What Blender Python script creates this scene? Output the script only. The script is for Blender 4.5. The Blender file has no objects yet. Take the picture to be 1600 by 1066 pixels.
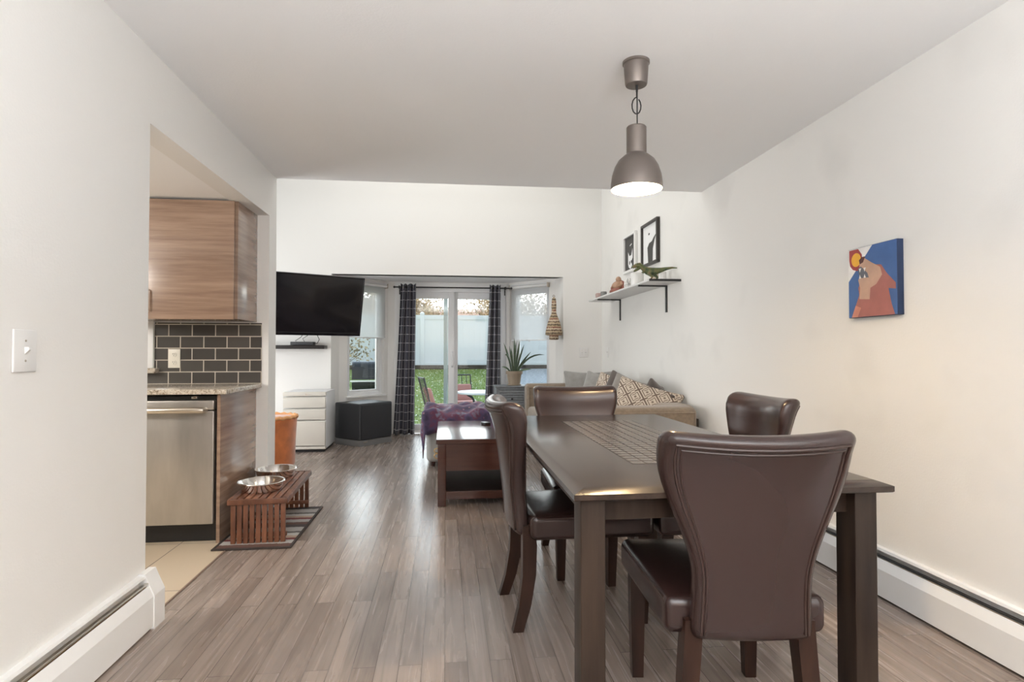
import bpy, bmesh, math, random
from mathutils import Vector, Matrix
R = math.radians
random.seed(7)
C = bpy.context.scene.collection
S = bpy.context.scene

# ---------------------------------------------------------------- camera, world, lights, exposure
cam = bpy.data.cameras.new('camera')
cam.sensor_width = 36.0
cam.lens = 912.6 / 1600 * 36.0
cam.clip_start = 0.05
cam_o = bpy.data.objects.new('camera', cam)
C.objects.link(cam_o)
cam_o.location = (0, 0, 1.1429)
cam_o.rotation_euler = (R(90 + 1.06), 0, R(-6.5056))
S.camera = cam_o

W = bpy.data.worlds.new('world')
S.world = W
W.use_nodes = True
# hazy sky, brightest low behind the trees beyond the fence (+y)
_n = W.node_tree.nodes; _l = W.node_tree.links; _bg = _n['Background']
_tc = _n.new('ShaderNodeTexCoord'); _sp = _n.new('ShaderNodeSeparateXYZ'); _mr = _n.new('ShaderNodeMapRange'); _cr = _n.new('ShaderNodeValToRGB')
_l.new(_tc.outputs['Generated'], _sp.inputs[0]); _l.new(_sp.outputs['Y'], _mr.inputs[0]); _mr.interpolation_type = 'SMOOTHSTEP'
_mr.inputs[1].default_value = -0.2; _mr.inputs[2].default_value = 1.0; _mr.inputs[3].default_value = 1.0; _mr.inputs[4].default_value = 6.0
_l.new(_mr.outputs[0], _bg.inputs[1]); _l.new(_sp.outputs['Z'], _cr.inputs[0]); _l.new(_cr.outputs[0], _bg.inputs[0])
_cr.color_ramp.elements[0].color = (1.0, 0.96, 0.90, 1); _cr.color_ramp.elements[1].color = (0.66, 0.82, 1.0, 1); _cr.color_ramp.elements[1].position = 0.6

def area(name, loc, rot, sx, sy, power, col):
    l = bpy.data.lights.new(name, 'AREA')
    l.shape = 'RECTANGLE'; l.size = sx; l.size_y = sy; l.energy = power; l.color = col
    o = bpy.data.objects.new(name, l); C.objects.link(o)
    o.location = loc; o.rotation_euler = rot
    return o
area('rear_fill', (0.5, -2.35, 1.45), (R(-90), 0, R(180)), 2.6, 1.7, 14, (1.0, 0.98, 0.95))  # added fill behind the camera, no window is built there
area('ceiling_fill', (0.4, -1.3, 1.28), (R(180), 0, 0), 2.2, 1.8, 225, (0.93, 0.97, 1.0))  # added upward-facing fill that lifts the ceiling
area('living_overhead_fill', (0.0, 6.1, 4.1), (0, 0, 0), 3.0, 2.2, 33, (1.0, 0.98, 0.93))  # added overhead fill for the living area, no skylight is built
area('living_side_fill', (-3.9, 5.7, 1.15), (0, R(-90), 0), 1.7, 2.2, 72, (0.95, 0.98, 1.0))  # added fill from the unseen living room side, no window is built
kl = bpy.data.lights.new('kitchen_fill', 'POINT'); kl.energy = 62; kl.shadow_soft_size = 0.22; kl.color = (1.0, 0.95, 0.88)  # added unseen point fill for the kitchen ceiling and cabinet fronts
kl_o = bpy.data.objects.new('kitchen_fill', kl); C.objects.link(kl_o); kl_o.location = (-3.0, 2.3, 1.72)
sun = bpy.data.lights.new('sun', 'SUN'); sun.energy = 1.2; sun.angle = R(2); sun.color = (1.0, 0.86, 0.66)
sun_o = bpy.data.objects.new('sun', sun); C.objects.link(sun_o)
sun_o.rotation_euler = (R(68), 0, R(-92))

S.view_settings.view_transform = 'Standard'
S.view_settings.look = 'None'
S.view_settings.gamma = 1.0
S.view_settings.exposure = 0.33
S.view_settings.use_curve_mapping = False

# ---------------------------------------------------------------- materials
def _new(name):
    m = bpy.data.materials.new(name); m.use_nodes = True
    nt = m.node_tree
    return m, nt, nt.nodes['Principled BSDF']
def setin(n, **k):
    for a, v in k.items():
        i = n.inputs[a.replace('_', ' ')]
        i.default_value = (*v, 1) if isinstance(v, tuple) and len(v) == 3 and i.type == 'RGBA' else v
def node(nt, t, **k):
    n = nt.nodes.new(t)
    for a, v in k.items(): setattr(n, a, v)
    return n
def coords(nt, scale=(1, 1, 1), rot=(0, 0, 0), loc=(0, 0, 0), src='Object'):
    tc = node(nt, 'ShaderNodeTexCoord'); mp = node(nt, 'ShaderNodeMapping')
    nt.links.new(tc.outputs[src], mp.inputs[0])
    mp.inputs['Scale'].default_value = scale; mp.inputs['Rotation'].default_value = rot; mp.inputs['Location'].default_value = loc
    return mp.outputs[0]
def ramp(nt, fac, stops):
    r = node(nt, 'ShaderNodeValToRGB')
    e = r.color_ramp.elements
    while len(e) < len(stops): e.new(0.5)
    for k, (p, c) in enumerate(stops):
        e[k].position = p; e[k].color = (*c, 1)
    nt.links.new(fac, r.inputs[0])
    return r.outputs[0]
def noise(nt, vec, scale, detail=3, rough=0.5):
    n = node(nt, 'ShaderNodeTexNoise'); n.inputs['Scale'].default_value = scale
    n.inputs['Detail'].default_value = detail; n.inputs['Roughness'].default_value = rough
    nt.links.new(vec, n.inputs['Vector'])
    return n.outputs['Fac']
def bump(nt, b, h, strength, dist=0.01):
    n = node(nt, 'ShaderNodeBump'); n.inputs['Strength'].default_value = strength; n.inputs['Distance'].default_value = dist
    nt.links.new(h, n.inputs['Height']); nt.links.new(n.outputs[0], b.inputs['Normal'])
def mix(nt, f, a, b, mode='MIX'):
    n = node(nt, 'ShaderNodeMix', data_type='RGBA', blend_type=mode)
    for i, v in ((0, f), (6, a), (7, b)):
        if hasattr(v, 'is_linked'): nt.links.new(v, n.inputs[i])
        else: n.inputs[i].default_value = v if i == 0 else (*v, 1)
    return n.outputs[2]

def plain(name, col, rough=0.5, metal=0.0, bmp=0, bscale=200, var=0.0, vscale=6, coat=0, sheen=0, spec=0.5):
    m, nt, b = _new(name)
    setin(b, Base_Color=col, Roughness=rough, Metallic=metal)
    b.inputs['Specular IOR Level'].default_value = spec
    if coat: b.inputs['Coat Weight'].default_value = coat; b.inputs['Coat Roughness'].default_value = 0.15
    if sheen: b.inputs['Sheen Weight'].default_value = sheen
    v = coords(nt)
    if var:
        f = noise(nt, v, vscale, 4)
        lo = tuple(c * (1 - var) for c in col); hi = tuple(min(1, c * (1 + var)) for c in col)
        nt.links.new(ramp(nt, f, [(0.3, lo), (0.7, hi)]), b.inputs['Base Color'])
    if bmp: bump(nt, b, noise(nt, v, bscale, 3), bmp, 0.004)
    return m
def wood(name, c1, c2, scale=(40, 2, 40), rough=0.35, bmp=0.08, coat=0.0, spec=0.5):
    m, nt, b = _new(name)
    v = coords(nt, scale)
    f = noise(nt, v, 1.0, 6, 0.6)
    nt.links.new(ramp(nt, f, [(0.28, c1), (0.72, c2)]), b.inputs['Base Color'])
    b.inputs['Roughness'].default_value = rough
    b.inputs['Specular IOR Level'].default_value = spec
    if coat: b.inputs['Coat Weight'].default_value = coat; b.inputs['Coat Roughness'].default_value = 0.12
    if bmp: bump(nt, b, f, bmp, 0.003)
    return m

def wood_varied(name, c1, c2, scale, rough, bmp):
    """wood whose grain and tone differ from slat to slat"""
    m = wood(name, c1, c2, scale, rough, bmp); nt = m.node_tree
    mp = [n for n in nt.nodes if n.type == 'MAPPING'][0]; oi = node(nt, 'ShaderNodeObjectInfo')
    mu = node(nt, 'ShaderNodeMath', operation='MULTIPLY'); mu.inputs[1].default_value = 40; nt.links.new(oi.outputs['Random'], mu.inputs[0])
    nt.links.new(mu.outputs[0], mp.inputs['Location'])
    b = nt.nodes['Principled BSDF']; src = b.inputs['Base Color'].links[0].from_socket
    tone = ramp(nt, oi.outputs['Random'], [(0.0, (0.72, 0.70, 0.70)), (1.0, (1.25, 1.25, 1.25))])
    nt.links.new(mix(nt, 1.0, src, tone, 'MULTIPLY'), b.inputs['Base Color'])
    return m
M = {}
def paint(name, col, stains=False):
    m, nt, b = _new(name)
    setin(b, Base_Color=col, Roughness=0.5); b.inputs['Specular IOR Level'].default_value = 0.35
    v = coords(nt)
    if stains:   # scuffs and dirt marks on the paint
        f = noise(nt, v, 2.3, 2)
        nt.links.new(ramp(nt, f, [(0.60, col), (0.76, tuple(c * 0.93 for c in col))]), b.inputs['Base Color'])
    bump(nt, b, noise(nt, v, 110, 3), 0.16, 0.004)
    return m
M['wall'] = paint('wall_paint', (0.79, 0.78, 0.755))
M['wall_scuffed'] = paint('scuffed_wall_paint', (0.79, 0.78, 0.755), True)
M['ceiling'] = paint('ceiling_paint', (0.87, 0.87, 0.87))
M['trim'] = plain('white_trim', (0.82, 0.82, 0.81), 0.35)
M['vinyl'] = plain('white_vinyl', (0.80, 0.81, 0.82), 0.35)

def floor_mat():
    m, nt, b = _new('oak_floor')
    v = coords(nt, rot=(0, 0, R(90)))
    br = node(nt, 'ShaderNodeTexBrick', offset=0.37, offset_frequency=2)
    nt.links.new(v, br.inputs['Vector'])
    for k, x in (('Scale', 1.0), ('Mortar Size', 0.0014), ('Mortar Smooth', 0.3), ('Bias', 0.0), ('Brick Width', 0.92), ('Row Height', 0.083)):
        br.inputs[k].default_value = x
    br.inputs['Color1'].default_value = (0.0, 0, 0, 1); br.inputs['Color2'].default_value = (1, 1, 1, 1); br.inputs['Mortar'].default_value = (0.5, 0.5, 0.5, 1)
    plank = ramp(nt, br.outputs['Color'], [(0.0, (0.225, 0.178, 0.152)), (0.5, (0.265, 0.215, 0.186)), (1.0, (0.305, 0.250, 0.218))])
    # grain: long streaks shifted per plank
    tc = node(nt, 'ShaderNodeTexCoord'); ad = node(nt, 'ShaderNodeVectorMath', operation='MULTIPLY_ADD')
    cx = node(nt, 'ShaderNodeCombineXYZ'); nt.links.new(br.outputs['Color'], cx.inputs[1]); nt.links.new(br.outputs['Color'], cx.inputs[2])
    nt.links.new(cx.outputs[0], ad.inputs[0]); ad.inputs[1].default_value = (0, 13, 7); nt.links.new(tc.outputs['Object'], ad.inputs[2])
    mp = node(nt, 'ShaderNodeMapping'); mp.inputs['Scale'].default_value = (17, 0.8, 4); nt.links.new(ad.outputs[0], mp.inputs[0])
    wv = node(nt, 'ShaderNodeTexNoise'); wv.inputs['Scale'].default_value = 1.6; wv.inputs['Detail'].default_value = 5; wv.inputs['Distortion'].default_value = 1.1
    nt.links.new(mp.outputs[0], wv.inputs['Vector'])
    g = ramp(nt, wv.outputs['Fac'], [(0.34, (0.76, 0.74, 0.72)), (0.48, (0.99, 0.99, 0.99)), (0.66, (1.08, 1.07, 1.06))])
    mp2 = node(nt, 'ShaderNodeMapping'); mp2.inputs['Scale'].default_value = (120, 5, 4); nt.links.new(ad.outputs[0], mp2.inputs[0])
    fine = noise(nt, mp2.outputs[0], 1.0, 3)
    g2 = ramp(nt, fine, [(0.3, (0.94, 0.935, 0.93)), (0.7, (1.03, 1.03, 1.03))])
    c = mix(nt, 1.0, plank, g, 'MULTIPLY'); c = mix(nt, 1.0, c, g2, 'MULTIPLY')
    c = mix(nt, br.outputs['Fac'], c, (0.07, 0.05, 0.04))
    nt.links.new(c, b.inputs['Base Color'])
    rr = node(nt, 'ShaderNodeMapRange'); rr.inputs[3].default_value = 0.20; rr.inputs[4].default_value = 0.33
    nt.links.new(wv.outputs['Fac'], rr.inputs[0]); nt.links.new(rr.outputs[0], b.inputs['Roughness'])
    bump(nt, b, wv.outputs['Fac'], 0.02, 0.002)
    return m
M['floor'] = floor_mat()

def brick_mat(name, c1, c2, mortar, w, h, msize, axes='XZ', rough=0.2, loc=(0, 0, 0), offset=0.5, bmp=0.3):
    m, nt, b = _new(name)
    tc = node(nt, 'ShaderNodeTexCoord'); sp = node(nt, 'ShaderNodeSeparateXYZ'); cb = node(nt, 'ShaderNodeCombineXYZ')
    nt.links.new(tc.outputs['Object'], sp.inputs[0])
    for i, a in enumerate(axes): nt.links.new(sp.outputs[a], cb.inputs[i])
    ad = node(nt, 'ShaderNodeVectorMath', operation='ADD'); nt.links.new(cb.outputs[0], ad.inputs[0]); ad.inputs[1].default_value = loc
    br = node(nt, 'ShaderNodeTexBrick', offset=offset)
    nt.links.new(ad.outputs[0], br.inputs['Vector'])
    for k, x in (('Scale', 1.0), ('Mortar Size', msize), ('Mortar Smooth', 0.1), ('Bias', 0.0), ('Brick Width', w), ('Row Height', h)):
        br.inputs[k].default_value = x
    for k, x in (('Color1', c1), ('Color2', c2), ('Mortar', mortar)): br.inputs[k].default_value = (*x, 1)
    nt.links.new(br.outputs['Color'], b.inputs['Base Color'])
    b.inputs['Roughness'].default_value = rough
    inv = node(nt, 'ShaderNodeMath', operation='SUBTRACT'); inv.inputs[0].default_value = 1.0
    nt.links.new(br.outputs['Fac'], inv.inputs[1])
    if bmp: bump(nt, b, inv.outputs[0], bmp, 0.003)
    return m
M['splash'] = brick_mat('grey_subway_tile', (0.070, 0.064, 0.058), (0.095, 0.088, 0.080), (0.55, 0.50, 0.42), 0.156, 0.0835, 0.0035, 'XZ', 0.12, (1.302 + 0.156 * 20 + 0.078, -0.918 + 0.0835 * 20, 0))
M['tile'] = brick_mat('beige_floor_tile', (0.56, 0.46, 0.34), (0.60, 0.50, 0.38), (0.16, 0.12, 0.09), 0.36, 0.72, 0.003, 'XY', 0.3, (1.566 + 3.6, -2.98 + 7.2, 0), 0.0, 0.2)
def granite():
    m, nt, b = _new('speckled_granite')
    v = coords(nt)
    a = ramp(nt, noise(nt, v, 60, 5, 0.7), [(0.36, (0.20, 0.15, 0.11)), (0.46, (0.52, 0.45, 0.36)), (0.60, (0.66, 0.60, 0.51)), (0.75, (0.40, 0.36, 0.33))])
    d = ramp(nt, noise(nt, v, 150, 2, 0.6), [(0.30, (0.22, 0.2, 0.2)), (0.42, (1, 1, 1))])
    nt.links.new(mix(nt, 1.0, a, d, 'MULTIPLY'), b.inputs['Base Color']); b.inputs['Roughness'].default_value = 0.14
    return m
M['granite'] = granite()
M['laminate'] = wood('walnut_laminate', (0.19, 0.115, 0.078), (0.37, 0.255, 0.185), (1.6, 1.6, 26), 0.24, 0.0, 0.4)
M['laminate_edge'] = plain('laminate_edge', (0.24, 0.16, 0.12), 0.4)
def steel(name, col, rough, scale):
    m, nt, b = _new(name)
    setin(b, Base_Color=col, Metallic=0.9, Roughness=rough)
    f = noise(nt, coords(nt, scale), 1.0, 4)
    nt.links.new(ramp(nt, f, [(0.3, tuple(c * 0.70 for c in col)), (0.7, col)]), b.inputs['Base Color'])
    bump(nt, b, f, 0.04, 0.001)
    return m
M['steel'] = steel('brushed_steel', (0.60, 0.575, 0.54), 0.36, (7, 7, 1.6))
M['chrome'] = plain('polished_steel', (0.80, 0.78, 0.75), 0.10, 1.0)
M['nickel'] = plain('satin_nickel', (0.62, 0.57, 0.50), 0.3, 1.0)
M['lamp_grey'] = plain('taupe_lamp_metal', (0.185, 0.160, 0.145), 0.38, 0.55)
M['lamp_white'] = plain('white_enamel', (0.9, 0.88, 0.84), 0.4)
M['black'] = plain('black_satin', (0.012, 0.012, 0.013), 0.35)
M['black_gloss'] = plain('black_gloss', (0.006, 0.006, 0.008), 0.06)
M['black_matte'] = plain('black_matte', (0.015, 0.015, 0.016), 0.6)
M['charcoal'] = plain('charcoal_vinyl', (0.035, 0.037, 0.042), 0.5, bmp=0.1)
M['grille'] = plain('speaker_cloth', (0.028, 0.029, 0.033), 0.85, bmp=0.3, bscale=600)
M['grey_plinth'] = plain('grey_plinth', (0.20, 0.20, 0.20), 0.5)
def leather():
    m, nt, b = _new('brown_leather')
    v = coords(nt)
    f = noise(nt, v, 3, 1)
    nt.links.new(ramp(nt, f, [(0.2, (0.027, 0.0135, 0.0118)), (0.8, (0.031, 0.0158, 0.0140))]), b.inputs['Base Color'])
    b.inputs['Roughness'].default_value = 0.27
    b.inputs['Coat Weight'].default_value = 0.2; b.inputs['Coat Roughness'].default_value = 0.16
    bump(nt, b, noise(nt, v, 60, 2), 0.02, 0.002)
    return m
M['leather'] = leather()
M['thread'] = plain('brown_thread', (0.035, 0.018, 0.014), 0.4)
M['chair_leg'] = wood('chair_leg_wood', (0.014, 0.006, 0.004), (0.042, 0.018, 0.011), (30, 30, 4), 0.30, 0.01, 0.0, 0.32)
M['table'] = wood('espresso_table_wood', (0.020, 0.013, 0.010), (0.048, 0.032, 0.024), (22, 2.0, 22), 0.22, 0.01, 0.08, 0.34)
M['table_leg'] = wood('espresso_leg_wood', (0.010, 0.006, 0.005), (0.050, 0.032, 0.022), (16, 16, 1.6), 0.36, 0.01, 0.0, 0.26)
M['inlay'] = wood('mosaic_inlay', (0.040, 0.028, 0.021), (0.095, 0.070, 0.055), (24, 24, 24), 0.24, 0.02, 0.3)
M['coffee'] = wood('mahogany_wood', (0.040, 0.014, 0.010), (0.062, 0.023, 0.016), (3, 40, 40), 0.17, 0.0, 0.35, 0.35)
M['coffee_black'] = plain('black_shelf_lacquer', (0.012, 0.008, 0.008), 0.22, bmp=0.05, bscale=60)
M['brass'] = plain('brass', (0.55, 0.38, 0.16), 0.3, 1.0)
M['stand_wood'] = wood_varied('red_brown_slat_wood', (0.075, 0.026, 0.015), (0.25, 0.105, 0.055), (14, 14, 5), 0.4, 0.06)
M['orange'] = plain('orange_velvet', (0.50, 0.145, 0.035), 0.7, var=0.25, vscale=9, sheen=0.5)
M['orange_pale'] = plain('pale_orange_piping', (0.72, 0.36, 0.15), 0.6, bmp=0.3)
M['cream_metal'] = plain('cream_metal', (0.66, 0.64, 0.58), 0.4)
M['white_metal'] = plain('white_metal', (0.76, 0.77, 0.78), 0.35)
M['sofa'] = plain('taupe_chenille', (0.235, 0.180, 0.128), 0.9, bmp=0.4, bscale=300, var=0.14, vscale=40, sheen=0.3)
M['sofa_shade'] = plain('taupe_back_shade', (0.05, 0.035, 0.025), 0.9)
M['cushion_grey'] = plain('grey_velvet', (0.25, 0.24, 0.225), 0.8, var=0.15, vscale=14, sheen=0.5)
M['cushion_taupe'] = plain('taupe_velvet', (0.215, 0.19, 0.165), 0.8, var=0.15, vscale=14, sheen=0.4)
M['cushion_brown'] = plain('brown_velvet', (0.060, 0.042, 0.034), 0.8, var=0.2, sheen=0.3)
M['ottoman'] = plain('pale_grey_linen', (0.46, 0.46, 0.44), 0.9, bmp=0.3, bscale=350)
def pattern_mat():
    m, nt, b = _new('cream_fretwork_print')
    v = coords(nt, (1, 1, 1))
    sp = node(nt, 'ShaderNodeSeparateXYZ'); nt.links.new(coords(nt, (1, 1, 1), (0, R(45), 0)), sp.inputs[0])
    pp = []
    for ax in ('X', 'Z'):
        q = node(nt, 'ShaderNodeMath', operation='PINGPONG'); q.inputs[1].default_value = 0.055; nt.links.new(sp.outputs[ax], q.inputs[0]); pp.append(q.outputs[0])
    mx = node(nt, 'ShaderNodeMath', operation='MAXIMUM'); nt.links.new(pp[0], mx.inputs[0]); nt.links.new(pp[1], mx.inputs[1])
    # a step sideways in each quarter turns the nested squares into a meander
    st = node(nt, 'ShaderNodeMath', operation='LESS_THAN'); nt.links.new(pp[0], st.inputs[0]); st.inputs[1].default_value = 0.018
    ad = node(nt, 'ShaderNodeMath', operation='MULTIPLY_ADD'); nt.links.new(st.outputs[0], ad.inputs[0]); ad.inputs[1].default_value = 0.009; nt.links.new(mx.outputs[0], ad.inputs[2])
    dv = node(nt, 'ShaderNodeMath', operation='DIVIDE'); nt.links.new(ad.outputs[0], dv.inputs[0]); dv.inputs[1].default_value = 0.0185
    ab = node(nt, 'ShaderNodeMath', operation='FRACT'); nt.links.new(dv.outputs[0], ab.inputs[0])
    nt.links.new(ramp(nt, ab.outputs[0], [(0.56, (0.58, 0.50, 0.41)), (0.64, (0.15, 0.105, 0.08))]), b.inputs['Base Color'])
    b.inputs['Roughness'].default_value = 0.85
    return m
M['fret'] = pattern_mat()
def throw_mat():
    m, nt, b = _new('purple_floral_fleece')
    v = coords(nt)
    vo = node(nt, 'ShaderNodeTexVoronoi'); vo.inputs['Scale'].default_value = 13; nt.links.new(v, vo.inputs['Vector'])
    c = ramp(nt, noise(nt, v, 9, 3), [(0.30, (0.030, 0.022, 0.055)), (0.45, (0.075, 0.050, 0.115)), (0.55, (0.13, 0.035, 0.07)), (0.64, (0.17, 0.19, 0.27)), (0.74, (0.045, 0.03, 0.07))])
    s = ramp(nt, vo.outputs['Distance'], [(0.06, (0.26, 0.17, 0.12)), (0.13, (0.10, 0.03, 0.04)), (0.20, (0, 0, 0))])
    nt.links.new(mix(nt, 1.0, c, s, 'ADD'), b.inputs['Base Color'])
    setin(b, Roughness=0.9); b.inputs['Sheen Weight'].default_value = 0.3
    return m
M['throw'] = throw_mat()
def curtain_mat():
    m, nt, b = _new('navy_windowpane_cloth')
    uv = node(nt, 'ShaderNodeUVMap'); sp = node(nt, 'ShaderNodeSeparateXYZ'); nt.links.new(uv.outputs[0], sp.inputs[0])
    fs = []
    for ax, pitch, w in (('X', 0.125, 0.009), ('Y', 0.118, 0.007)):
        md = node(nt, 'ShaderNodeMath', operation='PINGPONG'); md.inputs[1].default_value = pitch / 2
        nt.links.new(sp.outputs[ax], md.inputs[0])
        lt = node(nt, 'ShaderNodeMath', operation='LESS_THAN'); lt.inputs[1].default_value = w / 2; nt.links.new(md.outputs[0], lt.inputs[0])
        fs.append(lt.outputs[0])
    mxx = node(nt, 'ShaderNodeMath', operation='MAXIMUM'); nt.links.new(fs[0], mxx.inputs[0]); nt.links.new(fs[1], mxx.inputs[1])
    nt.links.new(mix(nt, mxx.outputs[0], (0.040, 0.040, 0.056), (0.52, 0.50, 0.52)), b.inputs['Base Color'])
    b.inputs['Roughness'].default_value = 0.8; b.inputs['Sheen Weight'].default_value = 0.2
    return m
M['curtain'] = curtain_mat()
def glass_mat(name, tint=(1, 1, 1), ior=1.45):
    m = bpy.data.materials.new(name); m.use_nodes = True; nt = m.node_tree; nt.nodes.clear()
    o = node(nt, 'ShaderNodeOutputMaterial'); mx = node(nt, 'ShaderNodeMixShader'); t = node(nt, 'ShaderNodeBsdfTransparent'); g = node(nt, 'ShaderNodeBsdfGlossy')
    t.inputs[0].default_value = (*tint, 1); g.inputs['Roughness'].default_value = 0.01
    fr = node(nt, 'ShaderNodeFresnel'); fr.inputs[0].default_value = ior
    nt.links.new(fr.outputs[0], mx.inputs[0]); nt.links.new(t.outputs[0], mx.inputs[1]); nt.links.new(g.outputs[0], mx.inputs[2]); nt.links.new(mx.outputs[0], o.inputs[0])
    return m
M['glass'] = glass_mat('window_glass', (0.96, 0.985, 0.98))
def blind_mat():
    m = bpy.data.materials.new('sheer_blind_cloth'); m.use_nodes = True; nt = m.node_tree; nt.nodes.clear()
    o = node(nt, 'ShaderNodeOutputMaterial'); a = node(nt, 'ShaderNodeMixShader'); c = node(nt, 'ShaderNodeMixShader')
    t = node(nt, 'ShaderNodeBsdfTransparent'); d = node(nt, 'ShaderNodeBsdfDiffuse'); l = node(nt, 'ShaderNodeBsdfTranslucent')
    d.inputs[0].default_value = (0.75, 0.75, 0.75, 1); l.inputs[0].default_value = (0.8, 0.8, 0.8, 1)
    c.inputs[0].default_value = 0.5; a.inputs[0].default_value = 0.50
    wv = noise(nt, coords(nt), 900, 1)
    nt.links.new(d.outputs[0], c.inputs[1]); nt.links.new(l.outputs[0], c.inputs[2]); nt.links.new(t.outputs[0], a.inputs[1]); nt.links.new(c.outputs[0], a.inputs[2]); nt.links.new(a.outputs[0], o.inputs[0])
    return m
M['blind'] = blind_mat()
def stripes(name, stops, axis='Z', scale=1.0, rough=0.8, nz=0.0):
    m, nt, b = _new(name)
    tc = node(nt, 'ShaderNodeTexCoord'); sp = node(nt, 'ShaderNodeSeparateXYZ'); nt.links.new(tc.outputs['Object'], sp.inputs[0])
    mu = node(nt, 'ShaderNodeMath', operation='MULTIPLY'); mu.inputs[1].default_value = scale; nt.links.new(sp.outputs[axis], mu.inputs[0])
    ad = node(nt, 'ShaderNodeMath', operation='MULTIPLY_ADD'); ad.inputs[1].default_value = nz; nt.links.new(noise(nt, tc.outputs['Object'], 60, 2), ad.inputs[0]); nt.links.new(mu.outputs[0], ad.inputs[2])
    fr = node(nt, 'ShaderNodeMath', operation='FRACT'); nt.links.new(ad.outputs[0], fr.inputs[0])
    r = node(nt, 'ShaderNodeValToRGB'); r.color_ramp.interpolation = 'CONSTANT'
    e = r.color_ramp.elements
    while len(e) < len(stops): e.new(0.5)
    for k, (p, c) in enumerate(stops): e[k].position = p; e[k].color = (*c, 1)
    nt.links.new(fr.outputs[0], r.inputs[0]); nt.links.new(r.outputs[0], b.inputs['Base Color']); b.inputs['Roughness'].default_value = rough
    return m
M['rug'] = stripes('woven_stripe_rug', [(0, (0.10, 0.05, 0.04)), (0.12, (0.33, 0.32, 0.31)), (0.27, (0.14, 0.03, 0.03)), (0.36, (0.36, 0.27, 0.21)), (0.46, (0.42, 0.41, 0.39)), (0.58, (0.08, 0.07, 0.07)), (0.66, (0.30, 0.29, 0.28)), (0.86, (0.05, 0.04, 0.04))], 'Y', 2.3, 0.9, 0.05)
M['rug_edge'] = plain('dark_rug_binding', (0.035, 0.025, 0.022), 0.9)
M['basket'] = stripes('woven_straw', [(0, (0.46, 0.36, 0.24)), (0.22, (0.10, 0.055, 0.035)), (0.34, (0.55, 0.45, 0.32)), (0.55, (0.21, 0.07, 0.05)), (0.66, (0.42, 0.31, 0.2)), (0.85, (0.12, 0.09, 0.06))], 'Z', 9, 0.85, 0.35)
M['dresser'] = plain('blue_grey_paint', (0.155, 0.165, 0.175), 0.5, var=0.2, vscale=30)
M['pot'] = plain('tan_clay', (0.30, 0.235, 0.17), 0.7, var=0.1)
M['soil'] = plain('potting_soil', (0.03, 0.02, 0.015), 0.95)
M['leaf'] = plain('grey_green_leaf', (0.080, 0.115, 0.065), 0.45, var=0.35, vscale=25)
M['plastic_white'] = plain('white_plastic', (0.76, 0.755, 0.74), 0.3)
M['plastic_ivory'] = plain('ivory_plastic', (0.78, 0.74, 0.64), 0.3)
M['slot'] = plain('dark_slot', (0.05, 0.045, 0.04), 0.6)
M['heater'] = plain('white_heater_enamel', (0.79, 0.79, 0.78), 0.32)
M['fins'] = plain('aluminium_fins', (0.34, 0.30, 0.26), 0.4, 0.7, bmp=0.5, bscale=120)
M['shelf_white'] = plain('white_shelf_board', (0.70, 0.70, 0.69), 0.35)
M['frame_black'] = plain('black_frame_wood', (0.035, 0.030, 0.026), 0.4)
M['frame_white'] = plain('white_frame_wood', (0.80, 0.80, 0.78), 0.4)
M['paper'] = plain('white_paper', (0.82, 0.82, 0.82), 0.7)
M['ink'] = plain('charcoal_ink', (0.060, 0.058, 0.055), 0.7)
M['ceramic'] = plain('white_ceramic', (0.80, 0.79, 0.77), 0.2)
M['beige'] = plain('beige_ceramic', (0.52, 0.44, 0.33), 0.4)
M['crystal'] = plain('pale_crystal', (0.55, 0.54, 0.52), 0.12, var=0.6, vscale=45)
M['skin_clay'] = plain('tan_clay_figure', (0.42, 0.26, 0.17), 0.5)
M['robe'] = plain('red_brown_robe', (0.23, 0.075, 0.05), 0.5)
M['candle'] = plain('pink_stone', (0.46, 0.33, 0.30), 0.5)
M['grey_stone'] = plain('grey_stone', (0.20, 0.20, 0.19), 0.6)
def dino_mat():
    m, nt, b = _new('green_brown_rubber')
    f = noise(nt, coords(nt), 22, 3)
    nt.links.new(ramp(nt, f, [(0.35, (0.035, 0.060, 0.028)), (0.52, (0.11, 0.125, 0.04)), (0.68, (0.17, 0.095, 0.04))]), b.inputs['Base Color']); b.inputs['Roughness'].default_value = 0.45
    return m
M['dino'] = dino_mat()
for n, c in (('blue', (0.055, 0.13, 0.33)), ('navy', (0.012, 0.030, 0.085)), ('red', (0.36, 0.055, 0.055)), ('yellow', (0.80, 0.42, 0.045)), ('white', (0.80, 0.79, 0.77)), ('tan', (0.52, 0.34, 0.25)), ('rose', (0.36, 0.135, 0.115)), ('peach', (0.56, 0.24, 0.17)), ('grey', (0.12, 0.13, 0.16)), ('brown', (0.10, 0.035, 0.03))):
    M['art_' + n] = plain('artist_' + n, c, 0.55, var=0.10, vscale=14, bmp=0.1, bscale=160)
M['screen'] = plain('dark_screen', (0.010, 0.010, 0.013), 0.09, spec=0.6)
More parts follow.
